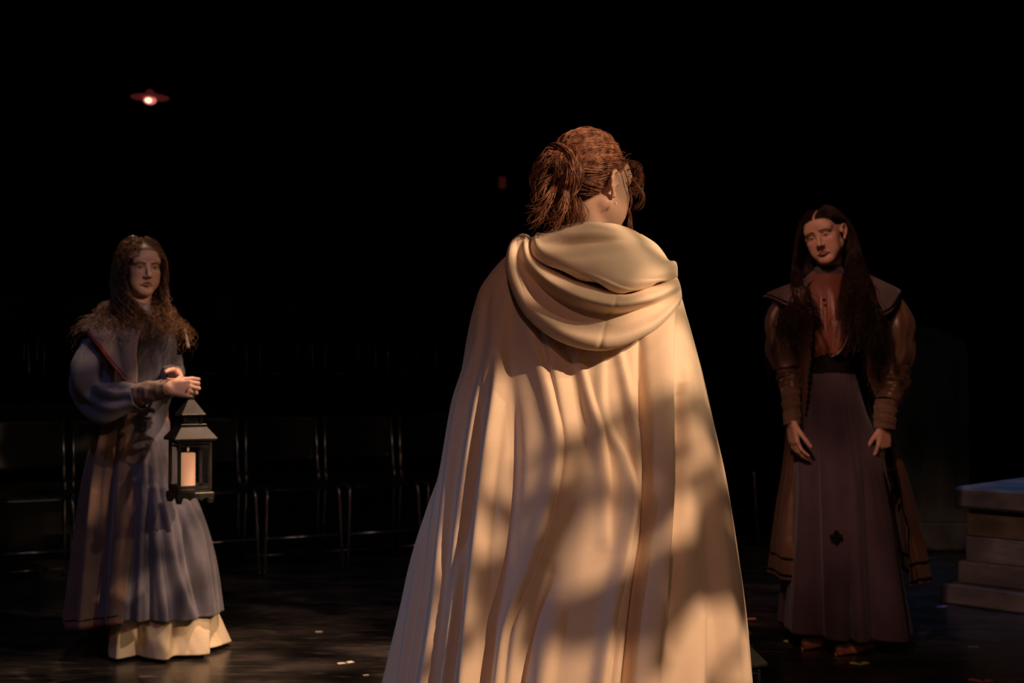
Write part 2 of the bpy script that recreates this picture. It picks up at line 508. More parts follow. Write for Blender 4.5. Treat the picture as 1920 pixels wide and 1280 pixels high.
# ------------------------------------------------------------ bodies: one smooth surface from blended forms
class Field:
    def __init__(s, xs, ys, zs):
        s.x, s.y, s.z = [np.asarray(a, np.float32) for a in (xs, ys, zs)]
        s.d = np.full((len(xs), len(ys), len(zs)), 0.2, np.float32)
    def _win(s, lo, hi):
        sl = []
        for a, l, h in zip((s.x, s.y, s.z), lo, hi):
            i, j = np.searchsorted(a, l), np.searchsorted(a, h)
            if j <= i: return None
            sl.append(slice(max(i - 1, 0), min(j + 1, len(a))))
        return tuple(sl)
    def put(s, fn, lo, hi, k, mode='add'):
        pad = k + .02
        w = s._win(np.array(lo) - pad, np.array(hi) + pad)
        if w is None: return
        X, Y, Z = np.meshgrid(s.x[w[0]], s.y[w[1]], s.z[w[2]], indexing='ij')
        f = fn(X, Y, Z).astype(np.float32); d = s.d[w]
        if mode == 'add':
            h = np.clip(.5 + .5 * (d - f) / k, 0, 1); s.d[w] = d + (f - d) * h - k * h * (1 - h)
        else:
            f = -f; h = np.clip(.5 - .5 * (d - f) / k, 0, 1); s.d[w] = d + (f - d) * h + k * h * (1 - h)
    def cone(s, a, b, r1, r2, k=.02, mode='add'):
        a = np.array(a, float); b = np.array(b, float); ba = b - a; L = max(ba.dot(ba), 1e-12); R = max(r1, r2)
        def fn(X, Y, Z):
            px, py, pz = X - a[0], Y - a[1], Z - a[2]
            t = np.clip((px * ba[0] + py * ba[1] + pz * ba[2]) / L, 0, 1)
            return np.sqrt((px - t * ba[0])**2 + (py - t * ba[1])**2 + (pz - t * ba[2])**2) - (r1 + (r2 - r1) * t)
        s.put(fn, np.minimum(a, b) - R, np.maximum(a, b) + R, k, mode)
    def ell(s, c, r, Rm=None, k=.02, mode='add'):
        c = np.array(c, float); r = np.array(r, float); Rm = np.eye(3) if Rm is None else Rm
        def fn(X, Y, Z):
            p = np.stack([X - c[0], Y - c[1], Z - c[2]], -1) @ Rm      # into local axes
            k0 = np.sqrt(((p / r)**2).sum(-1)); k1 = np.sqrt(((p / (r * r))**2).sum(-1)) + 1e-6
            return k0 * (k0 - 1) / k1
        s.put(fn, c - r.max(), c + r.max(), k, mode)
    def surface(s):
        d = s.d; N = d.shape; inside = d < 0
        c = np.zeros(tuple(n - 1 for n in N), np.uint8)
        offs = [(i, j, k) for i in (0, 1) for j in (0, 1) for k in (0, 1)]
        for o in offs:
            c += inside[o[0]:N[0] - 1 + o[0], o[1]:N[1] - 1 + o[1], o[2]:N[2] - 1 + o[2]]
        act = (c > 0) & (c < 8); I = np.argwhere(act); idx = np.full(act.shape, -1, np.int32); idx[act] = np.arange(len(I))
        acc = np.zeros((len(I), 3)); cnt = np.zeros(len(I))
        ax = (s.x, s.y, s.z)
        for o in offs:
            for q in range(3):
                if o[q]: continue
                e = list(o); e[q] = 1
                A = I + o; B = I + e
                da = d[A[:, 0], A[:, 1], A[:, 2]]; db = d[B[:, 0], B[:, 1], B[:, 2]]
                ok = (da < 0) != (db < 0)
                t = np.where(ok, da / np.where(ok, da - db, 1), 0)
                pa = np.stack([ax[m][A[:, m]] for m in range(3)], -1); pb = np.stack([ax[m][B[:, m]] for m in range(3)], -1)
                acc[ok] += (pa + (pb - pa) * t[:, None])[ok]; cnt[ok] += 1
        V = acc / cnt[:, None]
        F_ = []
        for q in range(3):
            sl0 = [slice(1, N[m] - 1) for m in range(3)]; sl1 = list(sl0)
            sl0[q] = slice(0, N[q] - 1); sl1[q] = slice(1, N[q])
            a_, b_ = inside[tuple(sl0)], inside[tuple(sl1)]
            E = np.argwhere(a_ != b_)
            st = a_[E[:, 0], E[:, 1], E[:, 2]]
            g = E.copy()
            for m in range(3):
                if m != q: g[:, m] += 1
            u, v = [(1, 2), (2, 0), (0, 1)][q]
            def cell(du, dv):
                h = g.copy(); h[:, u] -= du; h[:, v] -= dv
                return idx[h[:, 0], h[:, 1], h[:, 2]]
            Q = np.stack([cell(1, 1), cell(0, 1), cell(0, 0), cell(1, 0)], -1)
            Q[~st] = Q[~st][:, ::-1]
            F_.append(Q)
        return V, np.concatenate(F_)

def axis(lo, hi, coarse, zones):
    a = [lo]
    while a[-1] < hi:
        st = coarse
        for l, h, f in zones:
            if l <= a[-1] <= h: st = min(st, f)
            elif l - coarse < a[-1] < l: st = min(st, max(f, l - a[-1] + 1e-4))
        a.append(a[-1] + st)
    return np.array(a)

def rot(az=0, pitch=0, roll=0):
    return np.array((Matrix.Rotation(az, 3, 'Z') @ Matrix.Rotation(roll, 3, 'Y') @ Matrix.Rotation(pitch, 3, 'X')))

class Head:
    """local frame: face towards -y, her left +x, up z; centre between the ears"""
    def __init__(s, c, az, pitch=0, roll=0, size=1.0):
        s.c = np.array(c, float); s.R = rot(math.radians(az), math.radians(pitch), math.radians(roll)); s.k = size
    def w(s, p): return s.c + s.R @ (np.array(p, float) * s.k)
    def loc(s, V): return (V - s.c) @ s.R / s.k
    def carve(s, f, brow=0.0):
        k = s.k
        def E(c, r, kk, mode='add'): f.ell(s.w(c), np.array(r) * k, s.R, kk * k, mode)
        def C(a, b, r1, r2, kk, mode='add'): f.cone(s.w(a), s.w(b), r1 * k, r2 * k, kk * k, mode)
        E((0, .018, .030), (.073, .090, .083), .02)
        E((0, -.034, -.020), (.060, .052, .082), .03)
        for q in (-1, 1):
            C((q * .050, .005, -.045), (q * .018, -.062, -.094), .017, .014, .025)
            E((q * .040, -.056, -.020), (.020, .021, .017), .018)
            E((q * .031, -.068, .030), (.026, .017, .012), .014)
        for q in (-1, 1): E((q * .036, -.050, -.050), (.024, .024, .032), .018)
        E((0, -.072, -.098), (.017, .015, .014), .02)
        E((0, -.052, .052), (.052, .038, .036), .03)
        for q in (-1, 1):
            E((q * .0305, -.0945, .001), (.0175, .016, .0115), .010, 'sub')
            E((q * .0305, -.0695, .000), (.0125, .0125, .0125), .003)
            C((q * .045, -.0735, .001), (q * .031, -.0825, .0064), .0028, .0036, .003)
            C((q * .031, -.0825, .0064), (q * .018, -.0765, .002), .0036, .0028, .003)
            C((q * .044, -.0725, -.003), (q * .020, -.0775, -.0065), .0026, .0028, .004)
            # eyebrow ridge
            C((q * .050, -.0730, .017 + brow * 0), (q * .016, -.0875, .017 + brow * .006), .0048, .0062, .008)
        C((0, -.082, .014), (0, -.103, -.026), .0065, .0085, .012)
        E((0, -.104, -.031), (.0095, .0095, .0085), .007)
        for q in (-1, 1):
            E((q * .0115, -.094, -.034), (.0075, .009, .0065), .005)
            E((q * .0055, -.103, -.0405), (.0030, .0045, .0030), .002, 'sub')
        for q in (-1, 1):
            C((q * .0225, -.0790, -.0660), (q * .006, -.0918, -.0585), .0032, .0044, .005)
            C((q * .0210, -.0790, -.0670), (q * .004, -.0898, -.0695), .0032, .0052, .005)
        C((-.019, -.0925, -.0635), (.019, -.0925, -.0635), .0012, .0012, .003, 'sub')
        E((0, -.084, -.080), (.014, .006, .004), .006, 'sub')
        for q in (-1, 1):
            e_ = [(.0735, -.002, .004), (.0790, .000, .019), (.0845, .012, .027), (.0880, .023, .020), (.0880, .026, .006), (.0840, .021, -.010), (.0790, .010, -.024)]
            for a_, b_ in zip(e_[:-1], e_[1:]): C((q * a_[0], a_[1], a_[2]), (q * b_[0], b_[1], b_[2]), .0042, .0042, .003)
            E((q * .0770, .012, .004), (.0065, .0135, .0230), .004)
            E((q * .0850, .009, .002), (.0050, .0085, .0135), .003, 'sub')
            E((q * .0765, .006, -.028), (.0055, .0075, .0090), .003)
            E((q * .0760, -.004, .000), (.0050, .0050, .0070), .003)
    def tone(s, V, skin, hair=None, hairline=True, lip=(.30, .08, .07), brow_c=(.03, .015, .01), iris=(.05, .05, .06), brow=0.0, part=False):
        L = s.loc(V); col = np.tile(np.array(skin, float), (len(V), 1))
        r = np.linalg.norm(L, axis=1) < .2
        def blob(c, rad, color, soft=.35, amt=1.0):
            q = np.sqrt((((L - np.array(c)) / np.array(rad))**2).sum(-1))
            w = (np.clip((1 + soft - q) / (2 * soft), 0, 1) * amt)[:, None]
            col[:] = col * (1 - w) + np.array(color) * w
        for q in (-1, 1):
            blob((q * .040, -.070, -.028), (.022, .03, .020), np.array(skin) * (1.02, .78, .74), .6, .55)
            for t in np.linspace(0, 1, 9):
                c = np.array((q * .050, -.075, .0165)) * (1 - t) + np.array((q * .015, -.090, .0165 + brow * .006)) * t
                c[2] += .0035 * math.sin(PI * t)
                blob(c, (.0055, .02, .0028 + .0008 * t), brow_c, .3, .9)
            blob((q * .0305, -.0835, .0005), (.0105, .010, .0040), (.42, .37, .34), .15)
            blob((q * .0300, -.0860, .0006), (.0052, .010, .0042), iris, .15)
            blob((q * .0300, -.0870, .0008), (.0026, .010, .0028), (.01, .01, .01), .15)
            for t in np.linspace(0, 1, 9):       # lash line
                a_ = np.array((q * .0445, -.080, .000)) * (1 - t) + np.array((q * .0185, -.086, .000)) * t
                a_[2] += .0060 * math.sin(PI * t)
                blob(a_, (.0024, .02, .0014), (.02, .01, .01), .3)
        blob((0, -.094, -.0640), (.0200, .030, .0088), lip, .25, .8)
        blob((0, -.094, -.0638), (.0190, .030, .0014), (.06, .02, .02), .4, .9)
        if hair is not None:
            y, z = L[:, 1], L[:, 2]
            line = np.interp(y, [-.12, -.085, -.05, -.03, .0, .03, .06, .1], [.076, .070, .052, .030, .022, -.03, -.055, -.06])
            w = np.clip((z - line) / .006, 0, 1) * (np.abs(L[:, 0]) < .0895) * r
            if part: w = np.where((np.abs(L[:, 0]) < .0045) & (y < .03) & (z > .06), 0, w)
            ear = (np.abs(L[:, 0]) > .068) & (z < .03) & (np.abs(y - .01) < .03)
            w = np.where(ear, 0, w)[:, None]
            col[:] = col * (1 - w) + np.array(hair) * w
        return col

def hand(f, wrist, d, n, thumb_side, curls, spread=.06, thumb=(.55, .75, .15), size=1.0, tcurl=.5):
    """palm with four unequal fingers and a thumb; d towards the fingers, n the way the fingers curl"""
    W = np.array(wrist, float); d = np.array(d, float); d /= np.linalg.norm(d)
    n = np.array(n, float); n -= d * n.dot(d); n /= np.linalg.norm(n)
    s_ = np.cross(d, n) * thumb_side
    k = size
    for i in range(4):
        off = (.027 - .018 * i) * k
        kn = W + d * (.086 - (.010 if i == 3 else .003 if i in (0, 2) else 0)) * k + s_ * off
        f.cone(W + s_ * off * .62 + d * .008 * k, kn, .0125 * k, .0098 * k, .010 * k)
    f.cone(W + s_ * .012 * k, W + s_ * .026 * k + d * .045 * k + n * .006 * k, .013 * k, .012 * k, .012 * k)
    f.cone(W - s_ * .012 * k, W - s_ * .022 * k + d * .06 * k + n * .004 * k, .011 * k, .009 * k, .012 * k)
    Ls = [.074, .082, .076, .060]
    for i in range(4):
        p = W + d * (.086 - (.010 if i == 3 else .003 if i in (0, 2) else 0)) * k + s_ * (.027 - .018 * i) * k
        ang = 0.0; sp = (1.5 - i) * spread
        dd = d * math.cos(sp) + s_ * math.sin(sp)
        r0 = (.0085 if i < 3 else .0072) * k
        for j, fr in enumerate((.46, .30, .24)):
            ang += curls[i][j]
            q = p + (dd * math.cos(ang) + n * math.sin(ang)) * Ls[i] * fr * k
            f.cone(p, q, r0, r0 * .9, .003 * k)
            p = q; r0 *= .88
    p = W + d * .020 * k + s_ * .024 * k
    td = d * thumb[0] + s_ * thumb[1] + n * thumb[2]; td /= np.linalg.norm(td)
    for j, (L_, r0, r1) in enumerate(((.042, .0125, .0100), (.034, .0095, .0088), (.027, .0085, .0070))):
        if j: td = td * math.cos(tcurl * .6) + (n * .6 + d * .6 - s_ * .35) * math.sin(tcurl * .6); td /= np.linalg.norm(td)
        q = p + td * L_ * k
        f.cone(p, q, r0 * k, r1 * k, .006 * k if j == 0 else .003 * k)
        p = q

def person(name_label, head, J, az, skin, hairc, hands, loc, zf, head_step=.0028, lip=(.30, .08, .07), brow_c=(.03, .015, .01), brow=0.0, slim=1.0, part=False):
    """J: joints (world). body az: chest direction. zf: fine z zones"""
    root = thing('person', name_label, 'person', loc)
    pts = np.array([np.array(v) for v in J.values()] + [head.c] + [np.array(h[0]) for h in hands])
    lo = pts.min(0) - (.17, .20, 0); hi = pts.max(0) + (.17, .20, .16)
    hx = [(head.c[0] - .13, head.c[0] + .13, head_step)]; hy = [(head.c[1] - .14, head.c[1] + .14, head_step)]
    for h in hands:
        hx.append((h[0][0] - .13, h[0][0] + .13, .003)); hy.append((h[0][1] - .13, h[0][1] + .13, .003))
    f = Field(axis(lo[0], hi[0], .010, hx), axis(lo[1], hi[1], .010, hy), axis(.004, hi[2], .012, zf))
    R = rot(math.radians(az))
    def B(c, r, k=.05): f.ell(c, np.array(r) * slim, R, k)
    J = {k: np.array(v, float) for k, v in J.items()}
    neck, pel = J['neck'], J['pelvis']; up = neck - pel
    B(pel, (.150, .105, .10)); B(pel + up * .38, (.115, .085, .12)); B(pel + up * .70, (.140, .100, .13))
    B(pel + up * .90, (.125, .070, .05))
    f.cone(neck - up * .05, head.w((0, .020, -.050)), .054, .047, .03)
    for s_ in ('r', 'l'):
        f.cone(neck - up * .06, J['sh_' + s_], .045, .050, .05)
        f.cone(J['sh_' + s_], J['el_' + s_], .046, .034, .03)
        f.cone(J['el_' + s_], J['wr_' + s_], .034, .023, .02)
        hip = pel + R @ np.array([(-.062 if s_ == 'r' else .062), 0, -.03])
        f.cone(hip, J['kn_' + s_], .066, .052, .04)
        f.cone(J['kn_' + s_], J['an_' + s_], .052, .034, .03)
        f.ell(J['kn_' + s_] + (J['an_' + s_] - J['kn_' + s_]) * .3 + R @ np.array([0, .018, 0]), (.045, .045, .10), R, .04)
        toe = J['toe_' + s_]
        f.cone(J['an_' + s_], J['an_' + s_] + (0, 0, -.045), .034, .030, .03)
        f.cone(J['an_' + s_] + (0, 0, -.050), toe, .026, .018, .02)
    head.carve(f, brow)
    for h in hands: hand(f, *h)
    V, Q = f.surface()
    col = head.tone(V, skin, hairc, lip=lip, brow_c=brow_c, brow=brow, part=part)
    o = mesh('body', V, Q, M['skin'], root, True)
    at = o.data.color_attributes.new('tone', 'FLOAT_COLOR', 'POINT')
    at.data.foreach_set('color', np.c_[col, np.ones(len(col))].astype(np.float32).ravel())
    return root

# ------------------------------------------------------------ hair
def strands(name, PTS, r, mat, parent, taper=.35, sides=3):
    """PTS (n, s, 3) strand paths -> one mesh of fine tubes"""
    n, s, _ = PTS.shape
    T = np.gradient(PTS, axis=1); T /= np.linalg.norm(T, axis=2, keepdims=True) + 1e-9
    ref = np.array([.31, .52, .80]); a = np.cross(T, ref); a /= np.linalg.norm(a, axis=2, keepdims=True) + 1e-9; b = np.cross(T, a)
    rr = (np.broadcast_to(np.asarray(r, float).reshape(-1, 1), (n, s)) * np.interp(np.linspace(0, 1, s), [0, .08, .7, 1], [.6, 1, 1, taper]))[..., None]
    rings = [PTS + rr * (a * math.cos(2 * PI * k / sides) + b * math.sin(2 * PI * k / sides)) for k in range(sides)]
    V = np.stack(rings, 2).reshape(-1, 3)
    base = (np.arange(n) * s)[:, None, None] + np.arange(s - 1)[None, :, None]
    k = np.arange(sides)[None, None, :]; k2 = (k + 1) % sides
    Q = np.stack([base * sides + k, base * sides + k2, (base + 1) * sides + k2, (base + 1) * sides + k], -1).reshape(-1, 4)
    return mesh(name, V, Q, mat, parent, True)

def scalp_roots(head, n, rg, lift=1.0, front=True):
    out = []
    while len(out) < n:
        d = rg.normal(size=3); d /= np.linalg.norm(d)
        p = np.array((0, .018, .030)) + d * np.array((.073, .090, .083))
        line = np.interp(p[1], [-.12, -.085, -.05, -.03, .0, .03, .06, .12], [.083, .076, .058, .040, .030, -.02, -.045, -.05])
        if p[2] < line: continue
        out.append(p * 1.0)
    return np.array(out)

def flow_hair(name, head, n, mat, parent, seed, length, colliders, curl, r=.0014, steps=42, outward=.3, clump=10, back=.5,
              part_w=0.0, flat=1.0, spread=.0, keep_face=.068, lift=.006, vol=1.0, fwd=None, tuck=0, lat=(0, .5), backshort=1.0):
    rg = np.random.default_rng(seed)
    Lr = scalp_roots(head, n, rg)
    Lr = Lr[np.argsort(np.arctan2(Lr[:, 0], Lr[:, 1] + .02) + .0 * Lr[:, 2])]
    side = np.where(Lr[:, 0] > 0, 1, -1).astype(float)
    if part_w: Lr[:, 0] += side * part_w * (Lr[:, 1] < .06)
    D = np.stack([side * .9, np.full(n, back), .15 - .6 * (np.abs(Lr[:, 0]) / .07)], -1)
    D /= np.linalg.norm(D, axis=1)[:, None]
    Rw = head.R
    pos = head.c + (Lr * head.k) @ Rw.T; d = D @ Rw.T
    ln = length * rg.uniform(.72, 1.08, n) * np.interp(Lr[:, 1], [.01, .09], [1, backshort]); st = (ln / (steps - 1))[:, None]
    # the hair goes over the skull a little proud of it
    lf = rg.uniform(0, lift, n)
    path = [pos.copy()]
    latr = rg.uniform(lat[0], lat[1], (n // clump + 1, 1))[np.arange(n) // clump]
    fmix = (np.clip((.09 - Lr[:, 1]) / .10, .1, 1) * rg.uniform(.4, 1.2, n))[:, None]
    g = np.array([0, 0, -1.0])
    hair_out = (side[:, None] * Rw[:, 0][None, :]) * outward + Rw[:, 1][None, :] * .10
    for i in range(1, steps):
        t = i / steps
        pull = np.clip(t * 4.5, 0.05, .55)
        low = np.clip((-.06 - head.loc(pos)[:, 2]) / .05, 0, 1)[:, None]
        fw = (np.array(fwd)[None] * low * fmix - side[:, None] * Rw[:, 0][None] * low * latr) if fwd is not None else 0
        d = d * (1 - pull) + (g + fw + hair_out * (1 - t) * (1 if spread == 0 else 1 + spread)) * pull
        d /= np.linalg.norm(d, axis=1)[:, None]
        q = pos + d * st
        Lq = head.loc(q)
        # skull with the face kept free
        for c, rad in (((0, .018, .030), (.0745, .0915, .0845)), ((0, .004, -.02), (keep_face, .075, .09))):
            c = np.array(c); rad = np.array(rad) + (lf * vol)[:, None] + .0015
            k = np.sqrt((((Lq - c) / rad)**2).sum(-1))
            ins = k < 1
            Lq = np.where(ins[:, None], c + (Lq - c) / np.maximum(k, .2)[:, None], Lq)
        # keep the strands behind the cheeks
        infront = (Lq[:, 1] < -.035) & (np.abs(Lq[:, 0]) < .075) & (Lq[:, 2] < .045) & (Lq[:, 2] > -.13)
        Lq[:, 0] = np.where(infront, np.sign(side) * .075, Lq[:, 0])
        if tuck:
            em = (np.sign(side) == tuck) & (Lq[:, 2] < .055) & (Lq[:, 2] > -.10)
            ymin = .030 * np.clip((.060 - Lq[:, 2]) / .03, 0, 1)
            Lq[:, 1] = np.where(em, np.maximum(Lq[:, 1], ymin), Lq[:, 1])
        q = head.c + (Lq * head.k) @ Rw.T
        for c, rad, Rm in colliders:
            c = np.array(c); l = (q - c) @ Rm
            rad = np.array(rad) + lf[:, None] * 2.5
            k = np.sqrt(((l / rad)**2).sum(-1)); ins = k < 1
            l = np.where(ins[:, None], l / np.maximum(k, .2)[:, None], l)
            q = c + l @ Rm.T
        mv = q - pos; nn = np.linalg.norm(mv, axis=1)[:, None] + 1e-9
        d = mv / nn; pos = q; path.append(pos.copy())
    PTS = np.stack(path, 1)
    cl = (np.arange(n) // clump)
    ph = rg.uniform(0, 6.28, cl.max() + 1)[cl] + rg.normal(0, .35, n); fq = rg.uniform(.85, 1.15, cl.max() + 1)[cl]
    am = rg.uniform(.5, 1.2, cl.max() + 1)[cl]
    t = np.linspace(0, 1, steps)[None, :]
    amp = curl[0] * np.clip((t - curl[2]) / (1 - curl[2]), 0, 1) ** .8 * am[:, None]
    w = t * (ln / curl[1] * 2 * PI * fq)[:, None] + ph[:, None]
    ex = np.cross(np.gradient(PTS, axis=1), g); ex /= np.linalg.norm(ex, axis=2, keepdims=True) + 1e-6
    sx = Rw[:, 0]; sy = Rw[:, 1]
    PTS = PTS + (np.sin(w) * amp)[..., None] * sx + (np.cos(w) * amp)[..., None] * (-sy)
    PTS += rg.normal(0, .0006, (n, 1, 3)) + (t[..., None] ** 1.5) * rg.normal(0, .006, (n, 1, 3))
    return strands(name, PTS, r * rg.uniform(.7, 1.15, n), mat, parent)

SKIN = (.60, .36, .27)
# ============================================================ the woman in the long cream cloak (seen from behind)
HC = Head(P(1111, 350, 3.04), 132, 4, 0)
def W3(px, py, Y): return tuple(P(px, py, Y))
YC = 3.04
JC = dict(neck=W3(1110, 462, 3.05), pelvis=(P(1100, 800, YC).x, YC + .02, .92),
          sh_l=W3(990, 532, 3.05), sh_r=W3(1210, 532, 3.05), el_l=W3(975, 740, 3.10), el_r=W3(1246, 740, 3.08),
          wr_l=W3(1010, 850, 3.30), wr_r=W3(1220, 850, 3.30),
          kn_l=(.10, 3.07, .48), kn_r=(.26, 3.06, .48), an_l=(.10, 3.03, .085), an_r=(.28, 3.03, .085),
          toe_l=(.10, 3.20, .022), toe_r=(.31, 3.20, .022))
zc = HC.c[2]
hz = JC['wr_l'][2]
bd = .5
fistl = [(.9, 1.0, .6)] * 4
person_c = person('woman in a long cream hooded cloak seen from behind, auburn hair in a loose bun', HC, JC, 180, SKIN,
                  (.16, .05, .022),
                  [(JC['wr_l'], (.5, .6, -.4), (.6, -.2, .5), 1, [(.3, .4, .3)] * 4), (JC['wr_r'], (-.5, .6, -.4), (-.6, -.2, .5), -1, [(.3, .4, .3)] * 4)],
                  (JC['pelvis'][0], YC, 0), [(zc - .16, zc + .15, .0028), (hz - .13, hz + .06, .0035)])

# --- cloak
Lc = [(440, 1010), (462, 975), (500, 932), (540, 905), (600, 886), (700, 869), (800, 849), (900, 826), (1000, 800), (1100, 775), (1200, 750), (1280, 732), (1400, 704), (1519, 680)]
Rc = [(440, 1200), (462, 1232), (500, 1256), (540, 1270), (600, 1287), (700, 1313), (800, 1334), (900, 1353), (1000, 1370), (1100, 1385), (1200, 1396), (1280, 1402), (1400, 1412), (1519, 1420)]
Dc = [(440, .07), (500, .115), (600, .15), (800, .20), (1000, .27), (1280, .37), (1519, .44)]
def bt(*k): return [tuple(x) for x in k]
FC = [
    bt((620, 892, .0, 5, 5), (760, 862, .008, 5, 4), (950, 828, .012, 6, 4), (1100, 812, .016, 7, 4), (1280, 790, .018, 8, 5), (1500, 770, .02, 8, 5)),
    bt((700, 915, -.004, 4, 4), (900, 893, -.012, 5, 5), (1100, 860, -.016, 5, 6), (1280, 836, -.02, 6, 7), (1500, 815, -.02, 6, 7)),
    # broad soft pleats at the left
    bt((500, 905, .000, 10, 10), (620, 905, .010, 12, 10), (760, 872, .020, 12, 8), (950, 850, .026, 13, 7), (1100, 838, .030, 16, 7), (1280, 815, .034, 20, 8), (1500, 790, .04, 24, 10)),
    bt((520, 935, .000, 12, 12), (640, 930, .014, 14, 10), (760, 905, .022, 13, 9), (950, 878, .026, 13, 7), (1100, 866, .030, 15, 7), (1280, 845, .030, 16, 8), (1500, 830, .04, 18, 10)),
    bt((560, 950, .004, 10, 9), (700, 940, .022, 12, 8), (850, 922, .030, 12, 9), (1000, 906, .032, 12, 9), (1150, 893, .036, 13, 8), (1280, 885, .038, 16, 8), (1500, 880, .04, 20, 10)),
    bt((860, 836, .0, 6, 5), (1050, 795, .020, 9, 5), (1280, 745, .028, 13, 6), (1500, 700, .03, 16, 8)),
    bt((900, 828, .0, 5, 5), (1100, 795, .022, 9, 5), (1280, 775, .030, 13, 6), (1500, 750, .03, 16, 8)),
    bt((700, 960, -.004, 10, 12), (850, 962, -.018, 14, 16), (1050, 945, -.022, 14, 16), (1280, 915, -.028, 16, 18), (1500, 905, -.02, 20, 20)),
    # long S shaped folds through the middle
    bt((560, 980, .004, 16, 10), (640, 1000, .014, 20, 8), (740, 1030, .020, 22, 7), (824, 1043, .022, 22, 6), (909, 1030, .024, 22, 6), (1035, 990, .026, 20, 7), (1141, 946, .026, 16, 8), (1280, 930, .028, 16, 8), (1500, 920, .03, 16, 8)),
    bt((560, 1010, .000, 8, 12), (640, 1025, .010, 7, 14), (740, 1046, .014, 7, 16), (824, 1058, .012, 7, 16), (909, 1046, .012, 7, 14), (1035, 1006, .012, 7, 12), (1141, 968, .012, 7, 12), (1280, 950, .010, 8, 14)),
    bt((620, 1040, -.006, 12, 14), (720, 1075, -.012, 16, 16), (850, 1090, -.004, 16, 16)),
    bt((660, 1075, .006, 16, 7), (740, 1096, .014, 18, 6), (803, 1113, .016, 18, 6), (888, 1122, .014, 18, 6), (980, 1120, .006, 18, 8)),
    bt((660, 1120, .006, 12, 6), (740, 1118, .012, 14, 6), (782, 1124, .014, 14, 6), (845, 1156, .020, 18, 6), (909, 1168, .020, 18, 5), (993, 1156, .022, 16, 5), (1099, 1130, .024, 16, 6), (1246, 1106, .024, 16, 7), (1400, 1090, .02, 16, 8)),
    bt((660, 1150, .010, 10, 6), (740, 1166, .016, 12, 6), (845, 1180, .018, 10, 6), (951, 1176, .018, 10, 6), (1077, 1155, .02, 12, 7), (1280, 1128, .022, 14, 7)),
    bt((640, 1188, -.012, 8, 8), (761, 1190, -.026, 8, 8), (845, 1191, -.028, 8, 7), (951, 1184, -.030, 8, 8), (1077, 1163, -.032, 9, 9), (1280, 1137, -.036, 12, 12), (1500, 1120, -.03, 14, 14)),
    bt((560, 1250, .012, 30, 8), (640, 1236, .026, 30, 9), (740, 1230, .034, 30, 10), (867, 1228, .038, 32, 9), (1035, 1212, .040, 34, 9), (1162, 1196, .034, 36, 12), (1280, 1180, .020, 36, 18)),
    bt((740, 1262, -.018, 9, 12), (867, 1256, -.020, 9, 14), (1035, 1238, -.020, 9, 16), (1162, 1226, -.012, 12, 18)),
    bt((700, 1272, .010, 8, 14), (760, 1272, .010, 8, 14), (830, 1276, .004, 8, 14)),
    bt((780, 1300, .010, 22, 24), (900, 1322, .016, 14, 30), (1050, 1334, .018, 14, 34), (1200, 1345, .016, 16, 34), (1280, 1350, .014, 18, 34), (1500, 1360, .02, 20, 30)),
    bt((900, 1300, -.006, 20, 10), (1050, 1308, -.010, 30, 10), (1280, 1322, -.014, 34, 12), (1500, 1330, -.02, 30, 12)),
    bt((1040, 1020, -.010, 14, 18), (1150, 985, -.020, 16, 18), (1280, 965, -.026, 18, 22), (1500, 950, -.02, 18, 22)),
    bt((1100, 1040, .008, 18, 12), (1180, 1020, .012, 20, 12), (1280, 1000, .016, 22, 12), (1500, 985, .02, 22, 12)),
    bt((1120, 1290, .010, 20, 10), (1280, 1275, .016, 24, 12), (1500, 1270, .02, 24, 12)),
    bt((1180, 1365, .006, 8, 8), (1280, 1372, .012, 9, 9), (1500, 1380, .02, 12, 12)),
]
cloak = drape('cloak', Lc, Rc, [(440, 3.05), (1519, 3.05)], Dc, 442, 1516, M['cloak'], person_c, FC, ns=620, nr=300,
              back=.03, nfold=11, seed=4, fine=.0012, solid=.003)

